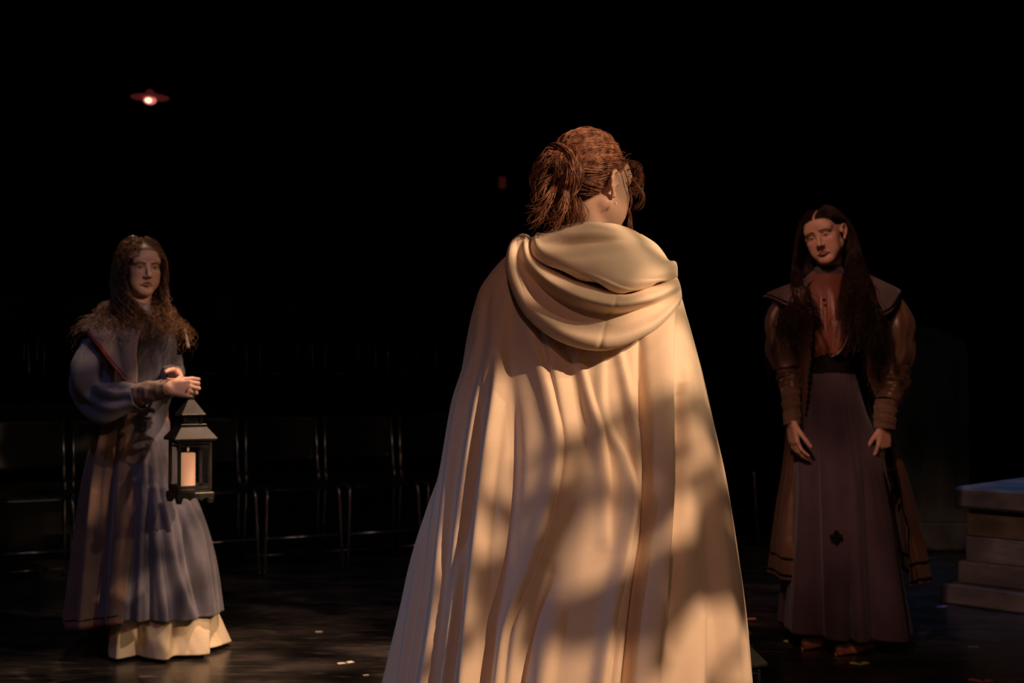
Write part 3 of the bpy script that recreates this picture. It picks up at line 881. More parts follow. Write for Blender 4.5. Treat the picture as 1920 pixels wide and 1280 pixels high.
# --- hood lying on her shoulders, in soft rolls
HK = [
    [(1022, 443, 3.03), (1040, 430, 2.98), (1075, 422, 2.95), (1115, 420, 2.94), (1150, 421, 2.95), (1180, 430, 2.98), (1202, 444, 3.04)],
    [(1010, 438, 3.00), (1035, 441, 2.93), (1075, 436, 2.885), (1115, 433, 2.873), (1155, 436, 2.884), (1197, 447, 2.93), (1228, 464, 3.02)],
    [(1006, 440, 2.99), (1025, 459, 2.905), (1070, 463, 2.884), (1115, 460, 2.880), (1165, 457, 2.882), (1210, 463, 2.92), (1244, 480, 3.0)],
    [(1004, 443, 2.985), (1020, 471, 2.878), (1065, 483, 2.838), (1115, 482, 2.826), (1170, 480, 2.836), (1220, 484, 2.88), (1256, 492, 2.98)],
    [(1001, 447, 2.98), (1017, 482, 2.875), (1060, 499, 2.835), (1110, 513, 2.82), (1165, 523, 2.82), (1220, 514, 2.85), (1266, 493, 2.95)],
    [(1000, 450, 2.985), (1012, 487, 2.885), (1060, 508, 2.85), (1110, 527, 2.84), (1160, 545, 2.835), (1215, 535, 2.86), (1268, 516, 2.955)],
    [(998, 452, 3.01), (1008, 486, 2.935), (1058, 507, 2.91), (1108, 526, 2.905), (1162, 545, 2.905), (1215, 535, 2.925), (1265, 517, 2.99)],
    [(995, 452, 2.995), (1003, 490, 2.90), (1052, 518, 2.86), (1103, 540, 2.84), (1160, 556, 2.835), (1215, 546, 2.86), (1269, 523, 2.965)],
    [(990, 446, 2.98), (994, 494, 2.875), (1042, 535, 2.825), (1095, 560, 2.80), (1150, 571, 2.795), (1212, 561, 2.825), (1273, 534, 2.955)],
    [(984, 442, 2.985), (984, 498, 2.905), (1030, 549, 2.875), (1088, 579, 2.855), (1145, 588, 2.85), (1213, 574, 2.865), (1275, 545, 2.965)],
    [(976, 441, 2.985), (974, 504, 2.90), (1015, 565, 2.865), (1075, 603, 2.84), (1140, 612, 2.83), (1213, 594, 2.85), (1276, 556, 2.965)],
    [(968, 446, 2.985), (963, 508, 2.885), (1000, 580, 2.85), (1065, 625, 2.81), (1135, 636, 2.80), (1215, 612, 2.83), (1275, 562, 2.96)],
    [(962, 452, 2.99), (953, 514, 2.895), (988, 590, 2.865), (1055, 640, 2.835), (1130, 655, 2.825), (1212, 626, 2.85), (1272, 570, 2.975)],
    [(960, 458, 3.02), (956, 516, 2.94), (994, 587, 2.915), (1060, 631, 2.895), (1130, 643, 2.89), (1208, 617, 2.905), (1266, 566, 3.01)],
    [(985, 455, 3.03), (985, 500, 2.97), (1020, 550, 2.95), (1070, 585, 2.93), (1130, 595, 2.925), (1200, 575, 2.94), (1245, 540, 3.02)],
]
HKw = []
for kk in HK:
    x0, y0, Y0 = kk[0]; x1, y1, Y1 = kk[-1]
    pts = [(x0 + 30, y0 + 30, Y0 + .13), (x0 + 10, y0 + 6, Y0 + .06)] + kk + [(x1 - 6, y1 + 8, Y1 + .06), (x1 - 38, y1 + 30, Y1 + .13)]
    HKw.append([tuple(P(*q)) for q in pts])
def hood_disp(G):
    nv, nu, _ = G.shape
    v = np.linspace(0, 1, nv)[:, None]; u = np.linspace(0, 1, nu)[None, :]
    # small gathers where the drawn edge is caught, and a centre seam
    g = np.exp(-((v - .40) / .07)**2) * (.008 * np.sin(u * 62 + 5 * np.sin(v * 30)) + .006 * np.sin(u * 37 + 1)) * np.exp(-((u - .60) / .22)**2)
    seam = -.003 * np.exp(-((u - .565) / .006)**2) * np.clip((v - .35) * 6, 0, 1)
    w = .0025 * np.sin(u * 17 + v * 26) * np.sin(v * 9 + 1) + .0035 * np.sin(v * 30 + u * 10) * np.exp(-((u - .22) / .12)**2)
    G = G.copy(); G[..., 1] -= g + seam + w; G[..., 2] += g * .5
    return G
hood = loft('hood', HKw, 320, 240, M['cloak'], person_c, .003, hood_disp)

# lace collar of the dress under the hood
mb = MB()
CL = [[tuple(P(x, y, Y)) for x, y, Y in row] for row in (
    [(1030, 436, 3.02), (1050, 426, 2.985), (1075, 420, 2.968), (1105, 417, 2.965), (1140, 420, 2.985), (1160, 428, 3.03)],
    [(1028, 440, 3.00), (1048, 431, 2.965), (1075, 426, 2.95), (1105, 424, 2.945), (1142, 426, 2.965), (1165, 436, 3.02)],
    [(1022, 452, 2.99), (1045, 445, 2.945), (1075, 440, 2.925), (1105, 438, 2.92), (1145, 440, 2.94), (1172, 448, 3.01)])]
lace = loft('dress_collar', CL, 90, 24, M['lace'], person_c, .002,
            lambda G: G + np.stack([np.zeros(G.shape[:2]), -.0012 * np.sin(np.arange(G.shape[1]) * 1.3)[None] * np.cos(np.arange(G.shape[0]) * 1.1)[:, None], np.zeros(G.shape[:2])], -1))
lace['label'] = 'cream lace collar showing above the hood'
mb = MB(); c = P(1071, 424, 2.955)
mb.tube([c + Vector((.004 * math.cos(a), -.004, .004 * math.sin(a) + .002)) for a in np.linspace(0, 5.6, 12)], .0009, 6)
mb.build('hook', M['black_metal'], lace, True)

# --- auburn hair swept back into a loose bun
def slick(head, n, seed, target, back_n, mat, parent, r=.0010, steps=22):
    rg = np.random.default_rng(seed); Lr = scalp_roots(head, n, rg)
    c = np.array((0, .018, .030)); rad = np.array((.073, .090, .083))
    d0 = (Lr - c) / rad; d0 /= np.linalg.norm(d0, axis=1)[:, None]
    tg = (np.array(target) - c) / rad; tg = tg / np.linalg.norm(tg)
    tg = tg[None] + rg.normal(0, .16, (n, 3)); tg /= np.linalg.norm(tg, axis=1)[:, None]
    t = np.linspace(0, 1, steps)[None, :, None]
    om = np.arccos(np.clip((d0 * tg).sum(-1), -1, .9999))[:, None, None]
    dd = (np.sin((1 - t) * om) * d0[:, None] + np.sin(t * om) * tg[:, None]) / np.sin(om)
    cl = np.arange(n)
    ang = np.arctan2(d0[:, 0], d0[:, 2])
    lock = .5 + .5 * np.sin(ang * 13 + 2.5 * np.sin(ang * 4))
    lift = (rg.uniform(.0005, .006, n) + .009 * lock)[:, None, None] * np.sin(PI * np.clip(t, 0, 1)) ** .7 + rg.uniform(.001, .006, n)[:, None, None]
    wv = .0014 * np.sin(t * 9 + (ang * 4)[:, None, None]) * np.sin(PI * t)
    Lp = c + dd * (rad + lift + wv)
    Lp[..., 2] += (.006 * np.sin(PI * t) * (Lr[:, 2] > .06)[:, None, None])[..., 0]
    Wp = head.c + (Lp * head.k) @ head.R.T
    return strands('swept_hair', Wp, r * rg.uniform(.6, 1.2, n), mat, parent)
hair_c = slick(HC, 7500, 11, (-.004, .112, .022), None, M['auburn'], person_c, .0008)
def bun(head, n_lock, per, seed, mat, parent, c, rad):
    rg = np.random.default_rng(seed); steps = 44; paths = []
    c = np.array(c); rad = np.array(rad)
    for k in range(n_lock):
        th0 = rg.uniform(0, 6.28); ph0 = rg.uniform(-.9, 1.0); turns = rg.uniform(.7, 1.9) * rg.choice([-1, 1])
        t = np.linspace(0, 1, steps)
        th = th0 + turns * 2 * PI * t + .5 * np.sin(t * 7 + rg.uniform(0, 6)); ph = ph0 * np.cos(t * 3 + rg.uniform(0, 6)) + .35 * np.sin(t * 11 + rg.uniform(0, 6))
        R_ = rg.uniform(.72, 1.12) + .08 * np.sin(t * 9 + rg.uniform(0, 6))
        ctr = np.stack([np.cos(th) * np.cos(ph), np.sin(ph) * .9 + .25 * (R_ > .9), np.sin(th) * np.cos(ph)], -1) * R_[:, None]
        wdt = rg.uniform(.004, .009)
        N1 = np.gradient(ctr * rad, axis=0); N1 /= np.linalg.norm(N1, axis=1)[:, None]
        a = np.cross(N1, [.2, .9, .3]); a /= np.linalg.norm(a, axis=1)[:, None]; b = np.cross(N1, a)
        for j in range(per):
            ra = wdt * math.sqrt(rg.uniform()); an = rg.uniform(0, 6.28) ; tw = rg.uniform(1.5, 3)
            p = c + ctr * rad + a * (ra * np.cos(an + tw * t * 3))[:, None] + b * (ra * .6 * np.sin(an + tw * t * 3))[:, None]
            paths.append(p)
    Lp = np.array(paths)
    return strands('bun', head.c + (Lp * head.k) @ head.R.T, .0009 * rg.uniform(.6, 1.2, len(paths)), mat, parent)
bun_o = bun(HC, 120, 26, 5, M['auburn'], hair_c, (-.006, .114, .006), (.060, .042, .062))
def wisps(name, head, specs, mat, parent, seed, r=.0007):
    rg = np.random.default_rng(seed); out = []
    steps = 30; t = np.linspace(0, 1, steps)
    for pts, n, spread_, cr_, cf in specs:
        C = curve3([tuple(p) for p in pts], steps)
        for j in range(n):
            o = rg.normal(0, spread_, 3) * (.45 + t[:, None] * 1.7); ph = rg.uniform(0, 6.28) if n < 4 else j * .25
            cu = np.stack([np.sin(cf * t + ph), np.cos(cf * t * .9 + ph), np.sin(cf * t * 1.1 + ph + 1)], -1) * cr_ * t[:, None]
            out.append(C + o + cu)
    return strands(name, np.array(out), r * rg.uniform(.7, 1.2, len(out)), mat, parent, .2)
def HP(*px): return [tuple(P(*p)) for p in px]
sp = [
    (HP((1155, 300, 3.02), (1182, 306, 3.06), (1196, 322, 3.12), (1194, 345, 3.15), (1188, 365, 3.15)), 46, .0035, .007, 9),
    (HP((1180, 318, 3.10), (1192, 345, 3.12), (1206, 362, 3.13), (1204, 382, 3.13), (1190, 392, 3.13)), 16, .0016, .003, 4),
    (HP((1168, 312, 3.0), (1180, 350, 3.02), (1183, 385, 3.03), (1174, 404, 3.03)), 3, .001, .002, 5),
    (HP((1180, 390, 3.12), (1184, 415, 3.13), (1182, 432, 3.13)), 10, .002, .003, 6),
    (HP((1045, 345, 2.92), (1030, 375, 2.90), (1015, 398, 2.91), (1000, 412, 2.92)), 34, .007, .010, 7),
    (HP((1040, 330, 2.92), (1018, 350, 2.91), (1014, 380, 2.92), (1022, 405, 2.93)), 34, .007, .010, 8),
    (HP((1060, 360, 2.90), (1050, 395, 2.90), (1040, 415, 2.92), (1025, 428, 2.94)), 44, .008, .009, 9),
    (HP((1080, 370, 2.90), (1085, 400, 2.92), (1075, 415, 2.94), (1055, 425, 2.95)), 40, .008, .007, 8),
    (HP((1060, 290, 2.95), (1035, 290, 2.92), (1020, 305, 2.91), (1012, 330, 2.92)), 50, .005, .007, 8),
    (HP((1080, 282, 2.98), (1060, 285, 2.93), (1045, 300, 2.90), (1052, 320, 2.89)), 50, .004, .007, 8),
]
rgw = np.random.default_rng(3)
for i in range(46):      # flyaways against the dark
    a = rgw.uniform(-1.2, 1.9); x = 1105 + 84 * math.sin(a); y = 345 - 74 * math.cos(a)
    ex = rgw.uniform(6, 16); b2 = a + rgw.uniform(-.5, .5)
    sp.append((HP((x * .92 + 1105 * .08, y * .92 + 345 * .08, 3.03), (x + ex * .5 * math.sin(a), y - ex * .5 * math.cos(a), 3.03),
                  (x + ex * math.sin(b2), y - ex * math.cos(b2), 3.03)), 1, .001, .004, 5))
wisps('loose_locks', HC, sp, M['auburn'], hair_c, 8, .0008)

# --- drop earrings
ec = HC.w((-.084, .006, -.044))
mb = MB(); mb.tube([Vector(ec) + Vector((0, 0, .008)), Vector(ec) + Vector((0, 0, -.002))], .0007, 6)
er = mb.build('earring', M['pearl'], person_c, True); er['label'] = 'pearl drop earring'
for dz in (-.005,):
    mb = MB(); mb.lathe((ec[0], ec[1], ec[2] + dz), [(.0006, .0035), (.0026, .002), (.0034, 0), (.0026, -.0025), (.0006, -.0036)], 14); mb.build('pearl', M['pearl'], er, True)

# ============================================================ the woman on the left, holding a lantern
YL = 4.9
HL = Head(P(264, 502, YL), 35, 4, 0, .93)
JL = dict(neck=W3(258, 582, 4.92), pelvis=(P(252, 800, YL).x, YL + .02, .86),
          sh_r=W3(207, 622, 4.85), sh_l=W3(292, 606, 5.02), el_r=W3(200, 750, 4.74), el_l=W3(312, 706, 4.92),
          wr_r=W3(317, 728, 4.56), wr_l=W3(331, 702, 4.68),
          kn_r=(-1.45, 4.84, .46), kn_l=(-1.32, 4.92, .46), an_r=(-1.45, 4.90, .085), an_l=(-1.32, 4.98, .085),
          toe_r=(-1.36, 4.80, .022), toe_l=(-1.23, 4.88, .022))
zl = HL.c[2]; hl = P(330, 722, 4.7).z
GRIP = P(343, 727, 4.55)
person_l = person('woman in a grey wide collared coat holding a black lantern, long wavy brown hair', HL, JL, 45, (.52, .30, .23), (.10, .05, .025),
                  [(JL['wr_r'], (1.0, -.12, -.02), (.15, 1.0, -.25), 1, [(.75, 1.15, .8), (.85, 1.2, .8), (.95, 1.2, .8), (1.0, 1.2, .7)], .03, (.6, .4, .5), .9, .6),
                   (JL['wr_l'], (.42, -.75, -.38), (-.85, -.35, -.1), -1, [(.8, 1.1, .7), (.9, 1.1, .7), (.95, 1.1, .7), (1.0, 1.1, .7)], .03, (.6, .5, .5), .9, .6)],
                  (JL['pelvis'][0], YL, 0), [(zl - .15, zl + .14, .0026), (hl - .09, hl + .09, .003)], lip=(.30, .09, .08), brow_c=(.06, .03, .02), brow=.35, slim=.84)

drape('bodice', [(575, 232), (600, 205), (640, 202), (700, 214), (780, 218)], [(575, 290), (600, 312), (640, 326), (700, 322), (780, 302)],
      4.9, [(575, .07), (620, .115), (700, .13), (780, .11)], 575, 784, M['blue_dress'], person_l,
      [bt((620, 300, .006, 5, 5), (700, 306, .010, 5, 5), (780, 290, .006, 5, 5)), bt((620, 280, .004, 6, 6), (780, 276, .008, 6, 6))],
      ns=160, nr=90, fine=.0012, seed=2)
drape('skirt', [(770, 215), (850, 200), (950, 185), (1050, 170), (1150, 158)],
      [(770, 302), (850, 328), (900, 343), (940, 366), (1000, 388), (1060, 402), (1150, 413)],
      [(770, 4.9), (1150, 4.9)], [(770, .12), (900, .17), (1150, .235)], 770, lambda s, f: 1141 + 5 * s, M['blue_dress'], person_l,
      [bt((930, 350, -.025, 6, 7), (1010, 366, -.028, 7, 7), (1140, 393, -.016, 7, 7)),
       bt((820, 312, .012, 6, 5), (950, 330, .022, 8, 5), (1060, 352, .028, 10, 5), (1150, 380, .03, 12, 6)),
       bt((830, 300, .012, 5, 6), (950, 312, .02, 7, 6), (1150, 340, .026, 9, 6)),
       bt((900, 302, -.012, 5, 6), (1150, 312, -.03, 7, 7)),
       bt((850, 290, .012, 6, 6), (1000, 294, .02, 7, 6), (1150, 296, .026, 9, 6)),
       bt((950, 358, .008, 4, 4), (1150, 362, .018, 7, 6)),
       bt((950, 375, .010, 5, 6), (1150, 405, .016, 6, 6))],
      ns=420, nr=160, back=.02, nfold=10, seed=3, fine=.003)
drape('petticoat', [(1060, 235), (1135, 212), (1214, 205)], [(1060, 360), (1135, 392), (1214, 423)],
      4.9, [(1060, .12), (1120, .150), (1160, .195), (1214, .215)], 1060, lambda s, f: 1210 - 1.5 * s, M['petticoat'], person_l,
      [bt((1060, 262, .01, 24, 3), (1214, 262, .040, 30, 3)), bt((1060, 272, -.02, 4, 22), (1214, 273, -.045, 5, 26)),
       bt((1060, 340, .01, 18, 3), (1214, 341, .038, 22, 3)), bt((1060, 352, -.012, 5, 20), (1214, 354, -.024, 6, 24)),
       bt((1060, 392, .0, 16, 3), (1150, 395, .01, 16, 3), (1214, 398, .035, 22, 3)), bt((1060, 402, -.02, 4, 10), (1214, 408, -.045, 5, 12)),
       bt((1060, 215, -.01, 10, 12), (1214, 212, -.01, 10, 14))],
      ns=360, nr=60, back=.02, nfold=8, seed=5, fine=.0015)
coat = drape('coat', [(588, 205), (620, 182), (680, 184), (740, 190), (790, 186), (850, 172), (950, 158), (1050, 146), (1175, 132)],
      [(588, 300), (620, 318), (680, 316), (740, 306), (790, 306), (850, 318), (950, 346), (1050, 372), (1175, 396)],
      [(588, 4.92), (1175, 4.93)], [(588, .10), (640, .15), (720, .15), (790, .15), (900, .20), (1175, .265)], 588,
      lambda s, f: np.interp(s, [-1, 0, .4], [1168, 1142, 1138]), M['grey_coat'], person_l,
      [bt((770, 262, .012, 16, 12), (850, 262, .022, 16, 12), (960, 262, .026, 18, 14), (1150, 256, .03, 20, 16)),
       bt((820, 244, -.01, 6, 6), (900, 240, -.028, 8, 7), (1150, 228, -.035, 14, 10)),
       bt((770, 218, .010, 10, 6), (900, 208, .022, 10, 7), (1150, 196, .03, 12, 8)),
       bt((800, 206, -.008, 5, 5), (950, 192, -.026, 7, 6), (1150, 172, -.034, 10, 8)),
       bt((800, 196, .008, 6, 4), (950, 178, .022, 7, 5), (1150, 158, .030, 9, 6)),
       bt((700, 232, .006, 8, 8), (780, 240, .008, 8, 8)), bt((820, 284, .005, 5, 3), (1150, 272, .012, 6, 3))],
      ns=420, nr=190, gap=[(588, 262, 296), (700, 272, 300), (770, 284, 297), (850, 290, 310), (960, 288, 338), (1060, 280, 366), (1175, 272, 388)],
      back=.025, nfold=9, seed=6, fine=.002)
G = GRID[coat.name]
# two rows of trim round the coat hem and buttons of braid down its front edge
for off, mt, rad in ((2, 'red_trim', .0035), (6, 'black_trim', .0022)):
    row = G[-off] + 0.0
    cord('hem_trim', [tuple(q + np.array((0, -.004, 0))) for q in row[::6]], rad, M[mt], coat, m=160)
edge = G[int(190 * .40):int(190 * .66), -3]
cord('front_braid', [tuple(q + np.array((-.006, -.008, 0))) for q in edge[::5]], .004, M['plum_cape'], coat, m=110, bead=1.3)
col_o = drape('wide_collar', [(570, 214), (585, 196), (605, 172), (636, 147), (720, 142)], [(570, 300), (590, 320), (620, 345), (680, 352), (740, 350)],
      [(570, 4.93), (640, 4.88), (740, 4.87)], [(570, .075), (600, .155), (640, .225), (740, .24)], 570,
      lambda s, f: np.where(f > 0, np.interp(s, [-1, -.85, -.55, -.25, 0, .25, .6, 1], [640, 622, 624, 652, 686, 716, 720, 650]), np.interp(s, [-1, 0, 1], [640, 660, 650])),
      M['collar_wool'], person_l, [bt((570, 240, -.01, 10, 8), (640, 252, -.014, 12, 8), (720, 268, -.01, 10, 8))],
      ns=240, nr=60, gap=[(570, 284, 318), (640, 288, 352), (740, 296, 356)], back=.004, nfold=4, seed=7, fine=.0008)
G = GRID[col_o.name]
cord('collar_piping', [tuple(q + np.array((0, -.002, -.001))) for q in G[-1][::5]], .0035, M['red_trim'], col_o, m=140)
cord('collar_piping', [tuple(q + np.array((0, -.003, .002))) for q in G[-4][::5]], .0022, M['red_trim'], col_o, m=140)
sleeve('sleeve', [(206, 632, 4.84, .040, .042), (186, 660, 4.79, .074, .074), (176, 700, 4.74, .083, .082), (188, 742, 4.71, .074, .074),
                  (228, 754, 4.65, .058, .060), (262, 744, 4.62, .046, .046)], M['blue_dress'], person_l, wr=.021, seed=3, lobes=3, cross=4)
cuff = sleeve('cuff', [(254, 742, 4.630, .043, .042), (280, 735, 4.600, .040, .038), (318, 728, 4.565, .034, .031)], M['grey_coat'], person_l, wr=.0025, seed=5, lobes=3)
sleeve('sleeve', [(292, 610, 5.02, .050, .055), (308, 650, 5.0, .062, .064), (314, 690, 4.97, .060, .060), (318, 704, 4.88, .048, .048), (324, 703, 4.79, .036, .036)],
       M['blue_dress'], person_l, wr=.007, seed=8, lobes=4, cross=5)
cuff2 = sleeve('cuff', [(322, 704, 4.82, .037, .036), (328, 703, 4.72, .032, .030)], M['grey_coat'], person_l, wr=.002, seed=9, lobes=3, m=30)
# long wavy hair
I3 = np.eye(3)
colL = [(P(258, 668, 4.90), (.165, .205, .17), I3), (P(250, 632, 4.90), (.205, .215, .080), I3), (P(254, 598, 4.91), (.13, .13, .055), I3), (P(258, 572, 4.92), (.058, .060, .07), I3)]
flow_hair('hair', HL, 2300, M['brown_hair'], person_l, 21, .44, colL, (.014, .085, .2), r=.0012, outward=.03, clump=14, back=.45, lift=.012, keep_face=.070, fwd=(.6, -1.2, 0), lat=(-.05, .95), backshort=.62)

# ============================================================ the woman on the right
YR = 4.99
HR = Head(P(1546, 443, YR), -32, 8, -14, .95)
JR = dict(neck=W3(1552, 533, 5.03), pelvis=(P(1554, 800, YR).x, YR + .02, .92),
          sh_r=W3(1474, 566, 4.98), sh_l=W3(1650, 562, 5.04), el_r=W3(1474, 690, 4.99), el_l=W3(1682, 690, 5.02),
          wr_r=W3(1484, 790, 4.88), wr_l=W3(1659, 798, 4.88),
          kn_r=(1.22, 4.96, .48), kn_l=(1.38, 4.92, .48), an_r=(1.225, 5.00, .085), an_l=(1.355, 4.89, .085),
          toe_r=(1.120, 4.90, .026), toe_l=(1.225, 4.80, .026))
zr = HR.c[2]; hr = P(1484, 828, 4.88).z
person_r = person('woman in a brown open coat and plum skirt, long straight dark hair, arms hanging down', HR, JR, -14, (.56, .31, .22), (.018, .010, .008),
                  [(JR['wr_r'], (.10, -.12, -1), (.9, .25, .05), 1, [(.35, .35, .2), (.30, .35, .2), (.28, .3, .2), (.22, .3, .2)], .02, (.85, .35, .35), .95, .3),
                   (JR['wr_l'], (-.12, -.15, -1), (-.45, .9, .0), -1, [(.35, .5, .3), (.9, 1.0, .7), (1.1, 1.1, .8), (1.2, 1.1, .8)], .02, (.8, .4, .3), .95, .3)],
                  (JR['pelvis'][0], YR, 0), [(zr - .15, zr + .14, .0026), (hr - .11, hr + .09, .003)], lip=(.36, .14, .10), brow_c=(.012, .008, .006), brow=1.2, slim=.82, part=True)

drape('skirt', [(662, 1512), (700, 1508), (780, 1499), (850, 1491), (950, 1484), (1050, 1480), (1180, 1470)],
      [(662, 1592), (700, 1600), (780, 1622), (850, 1642), (950, 1664), (1050, 1682), (1180, 1705)],
      YR, [(662, .10), (780, .15), (1000, .20), (1180, .25)], 664, lambda s, f: 1177 + 4 * s, M['plum_skirt'], person_r,
      [bt((760, 1496, .006, 4, 5), (900, 1498, .018, 6, 7), (1180, 1486, .03, 9, 10)),
       bt((760, 1512, -.008, 5, 6), (900, 1514, -.024, 7, 7), (1180, 1512, -.04, 10, 9)),
       bt((760, 1540, .008, 14, 12), (950, 1542, .012, 14, 14), (1180, 1545, .022, 14, 16)),
       bt((1020, 1567, -.006, 3, 3), (1180, 1565, -.04, 5, 5)),
       bt((900, 1578, .008, 7, 8), (1180, 1582, .026, 10, 9)),
       bt((800, 1598, -.006, 6, 7), (950, 1604, -.022, 8, 8), (1180, 1612, -.044, 12, 10)),
       bt((800, 1622, .008, 8, 6), (950, 1636, .024, 10, 8), (1180, 1655, .036, 20, 12)),
       bt((850, 1634, -.006, 4, 5), (950, 1652, -.024, 6, 6), (1180, 1684, -.03, 8, 8))],
      ns=420, nr=160, back=.02, nfold=9, seed=13, fine=.0018)
drape('waistband', [(660, 1510), (705, 1507)], [(660, 1594), (705, 1602)], YR, [(660, .108), (705, .118)], 660, 700, M['black_trim'], person_r, [], ns=120, nr=12)
# diamond ornament at the top of the skirt's slit
mb = MB(); oc = P(1568, 1006, 4.775)
for dx, dz in ((0, .0), (.014, 0), (-.014, 0), (0, .014), (0, -.014)):
    mb.lathe((0, 0, 0), [(.002, -.003), (.010, -.002), (.011, 0), (.010, .002), (.002, .003)], 12)
    n_ = 60; vs = mb.v[-n_:]; mb.v[-n_:] = [(oc.x + dx + v[0], oc.y + v[2], oc.z + dz + v[1]) for v in vs]
mb.build('ornament', M['black_trim'], person_r, True)
drape('blouse', [(516, 1522), (540, 1496), (580, 1494), (620, 1500), (650, 1508), (672, 1514)], [(516, 1578), (540, 1606), (580, 1606), (620, 1600), (650, 1594), (672, 1590)],
      [(516, 5.01), (672, 4.99)], [(516, .06), (560, .105), (600, .125), (645, .130), (672, .105)], 516, 672, M['rust_blouse'], person_r,
      [bt((560, 1528, .004, 4, 4), (660, 1524, .010, 4, 4)), bt((560, 1540, -.003, 3, 3), (660, 1538, -.008, 3, 4)),
       bt((560, 1550, .004, 4, 4), (660, 1548, .010, 4, 4)), bt((600, 1562, -.003, 3, 3), (660, 1560, -.008, 3, 4)), bt((600, 1572, .004, 4, 4), (660, 1570, .01, 4, 4))],
      ns=200, nr=90, fine=.001, seed=14)
drape('high_collar', [(496, 1531), (530, 1524)], [(496, 1576), (530, 1584)], [(496, 5.015), (530, 5.02)], [(496, .047), (530, .058)], 498, 530, M['plum_skirt'], person_r, [],
      ns=80, nr=20, fine=.001, seed=3)
mb = MB(); q = P(1545, 562, 4.865)
mb.lathe((0, 0, 0), [(.001, -.002), (.006, -.001), (.006, .001), (.001, .002)], 12); mb.v = [(q.x + a, q.y + c_, q.z + b_) for a, b_, c_ in mb.v]
mb.build('button', M['black_trim'], person_r, True)
coat = drape('coat', [(545, 1484), (580, 1470), (640, 1468), (700, 1478), (800, 1484), (880, 1478), (950, 1468), (1085, 1454)],
      [(545, 1640), (580, 1656), (640, 1652), (700, 1642), (800, 1660), (880, 1684), (950, 1702), (1020, 1720), (1085, 1731)],
      [(545, 5.03), (1085, 5.06)], [(545, .10), (600, .155), (700, .165), (800, .19), (950, .24), (1085, .28)], 545,
      lambda s, f: np.interp(s, [-1, 1], [1078, 1083]), M['brown_satin'], person_r,
      [bt((600, 1612, .004, 6, 6), (700, 1618, .006, 6, 6)), bt((760, 1652, .01, 6, 5), (900, 1688, .02, 7, 5), (1080, 1722, .02, 8, 6)),
       bt((820, 1662, -.012, 5, 5), (1080, 1700, -.02, 7, 7)), bt((780, 1486, .01, 6, 4), (1080, 1464, .02, 7, 5)), bt((700, 1492, -.006, 4, 4), (1000, 1476, -.015, 5, 5))],
      ns=380, nr=180, gap=[(545, 1516, 1580), (620, 1512, 1590), (700, 1506, 1601), (760, 1502, 1628), (850, 1494, 1660), (950, 1484, 1672), (1085, 1480, 1672)],
      back=.022, nfold=8, seed=16, fine=.002)
G = GRID[coat.name]
cord('edge_trim', [tuple(q + np.array((0, -.006, 0))) for q in G[8:95, 1][::4]], .0065, M['black_trim'], coat, m=120, bead=1.1)
cord('edge_trim', [tuple(q + np.array((0, -.006, 0))) for q in G[8:95, -2][::4]], .0055, M['black_trim'], coat, m=120, bead=1.1)
cord('edge_trim', [tuple(q + np.array((0, -.004, 0))) for q in G[95:178, 2][::4]], .004, M['black_trim'], coat, m=90)
cord('hem_band', [tuple(q + np.array((0, -.005, 0))) for q in G[-4][::6]], .005, M['black_trim'], coat, m=150)
cord('hem_band', [tuple(q + np.array((0, -.005, 0))) for q in G[-14][::6]], .0045, M['black_trim'], coat, m=150)
for px, py, Y in ((1672, 881, 4.93), (1719, 1036, 4.93), (1724, 1056, 4.93), (1717, 1066, 4.92)):
    mb = MB(); q = P(px, py, Y)
    for dx in (-.009, .009):
        mb.lathe((0, 0, 0), [(.002, -.005), (.009, -.003), (.011, 0), (.009, .003), (.002, .005)], 10)
        mb.v[-50:] = [(q.x + dx + a, q.y + c_, q.z + b_) for a, b_, c_ in mb.v[-50:]]
    mb.build('bow', M['black_trim'], coat, True)
cape = drape('cape_collar', [(506, 1528), (525, 1505), (540, 1462), (556, 1434), (610, 1430)], [(506, 1600), (515, 1622), (530, 1655), (548, 1686), (610, 1692)],
      [(506, 5.05), (560, 5.02), (610, 5.0)], [(506, .075), (530, .13), (560, .185), (610, .20)], 508,
      lambda s, f: np.where(f > 0, np.interp(s, [-1, -.8, -.4, 0, .4, .7, .88, 1], [558, 575, 598, 606, 606, 588, 562, 549]), np.interp(s, [-1, 0, 1], [558, 590, 549])),
      M['plum_cape'], person_r, [bt((520, 1620, .006, 10, 10), (590, 1625, .01, 12, 10)), bt((520, 1490, .006, 10, 10), (590, 1480, .01, 12, 10))],
      ns=240, nr=60, gap=[(506, 1528, 1578), (560, 1518, 1580), (610, 1512, 1584)], back=.006, nfold=5, seed=17, fine=.0008)
G = GRID[cape.name]
cord('piping', [tuple(q + np.array((0, -.003, .001))) for q in G[-1][::5]], .0042, M['black_trim'], cape, m=150)
cord('piping', [tuple(q + np.array((0, -.004, .004))) for q in G[-6][::5]], .0032, M['black_trim'], cape, m=150)
# lower curved lapel with a pale edge
LP = [[(1556, 602, 4.86), (1575, 600, 4.855), (1594, 596, 4.86)], [(1562, 622, 4.855), (1576, 624, 4.845), (1592, 622, 4.85)],
      [(1560, 645, 4.855), (1572, 648, 4.845), (1586, 642, 4.85)], [(1556, 660, 4.86), (1564, 664, 4.85), (1576, 655, 4.85)]]
lap = loft('lapel', [[tuple(P(*q)) for q in r_] for r_ in LP], 20, 30, M['rust_blouse'], person_r, .004)
cord('lapel_edge', HP((1595, 598, 4.853), (1592, 625, 4.843), (1584, 645, 4.842), (1570, 663, 4.845), (1560, 668, 4.853)), .0032, M['collar_wool'], lap, m=40)
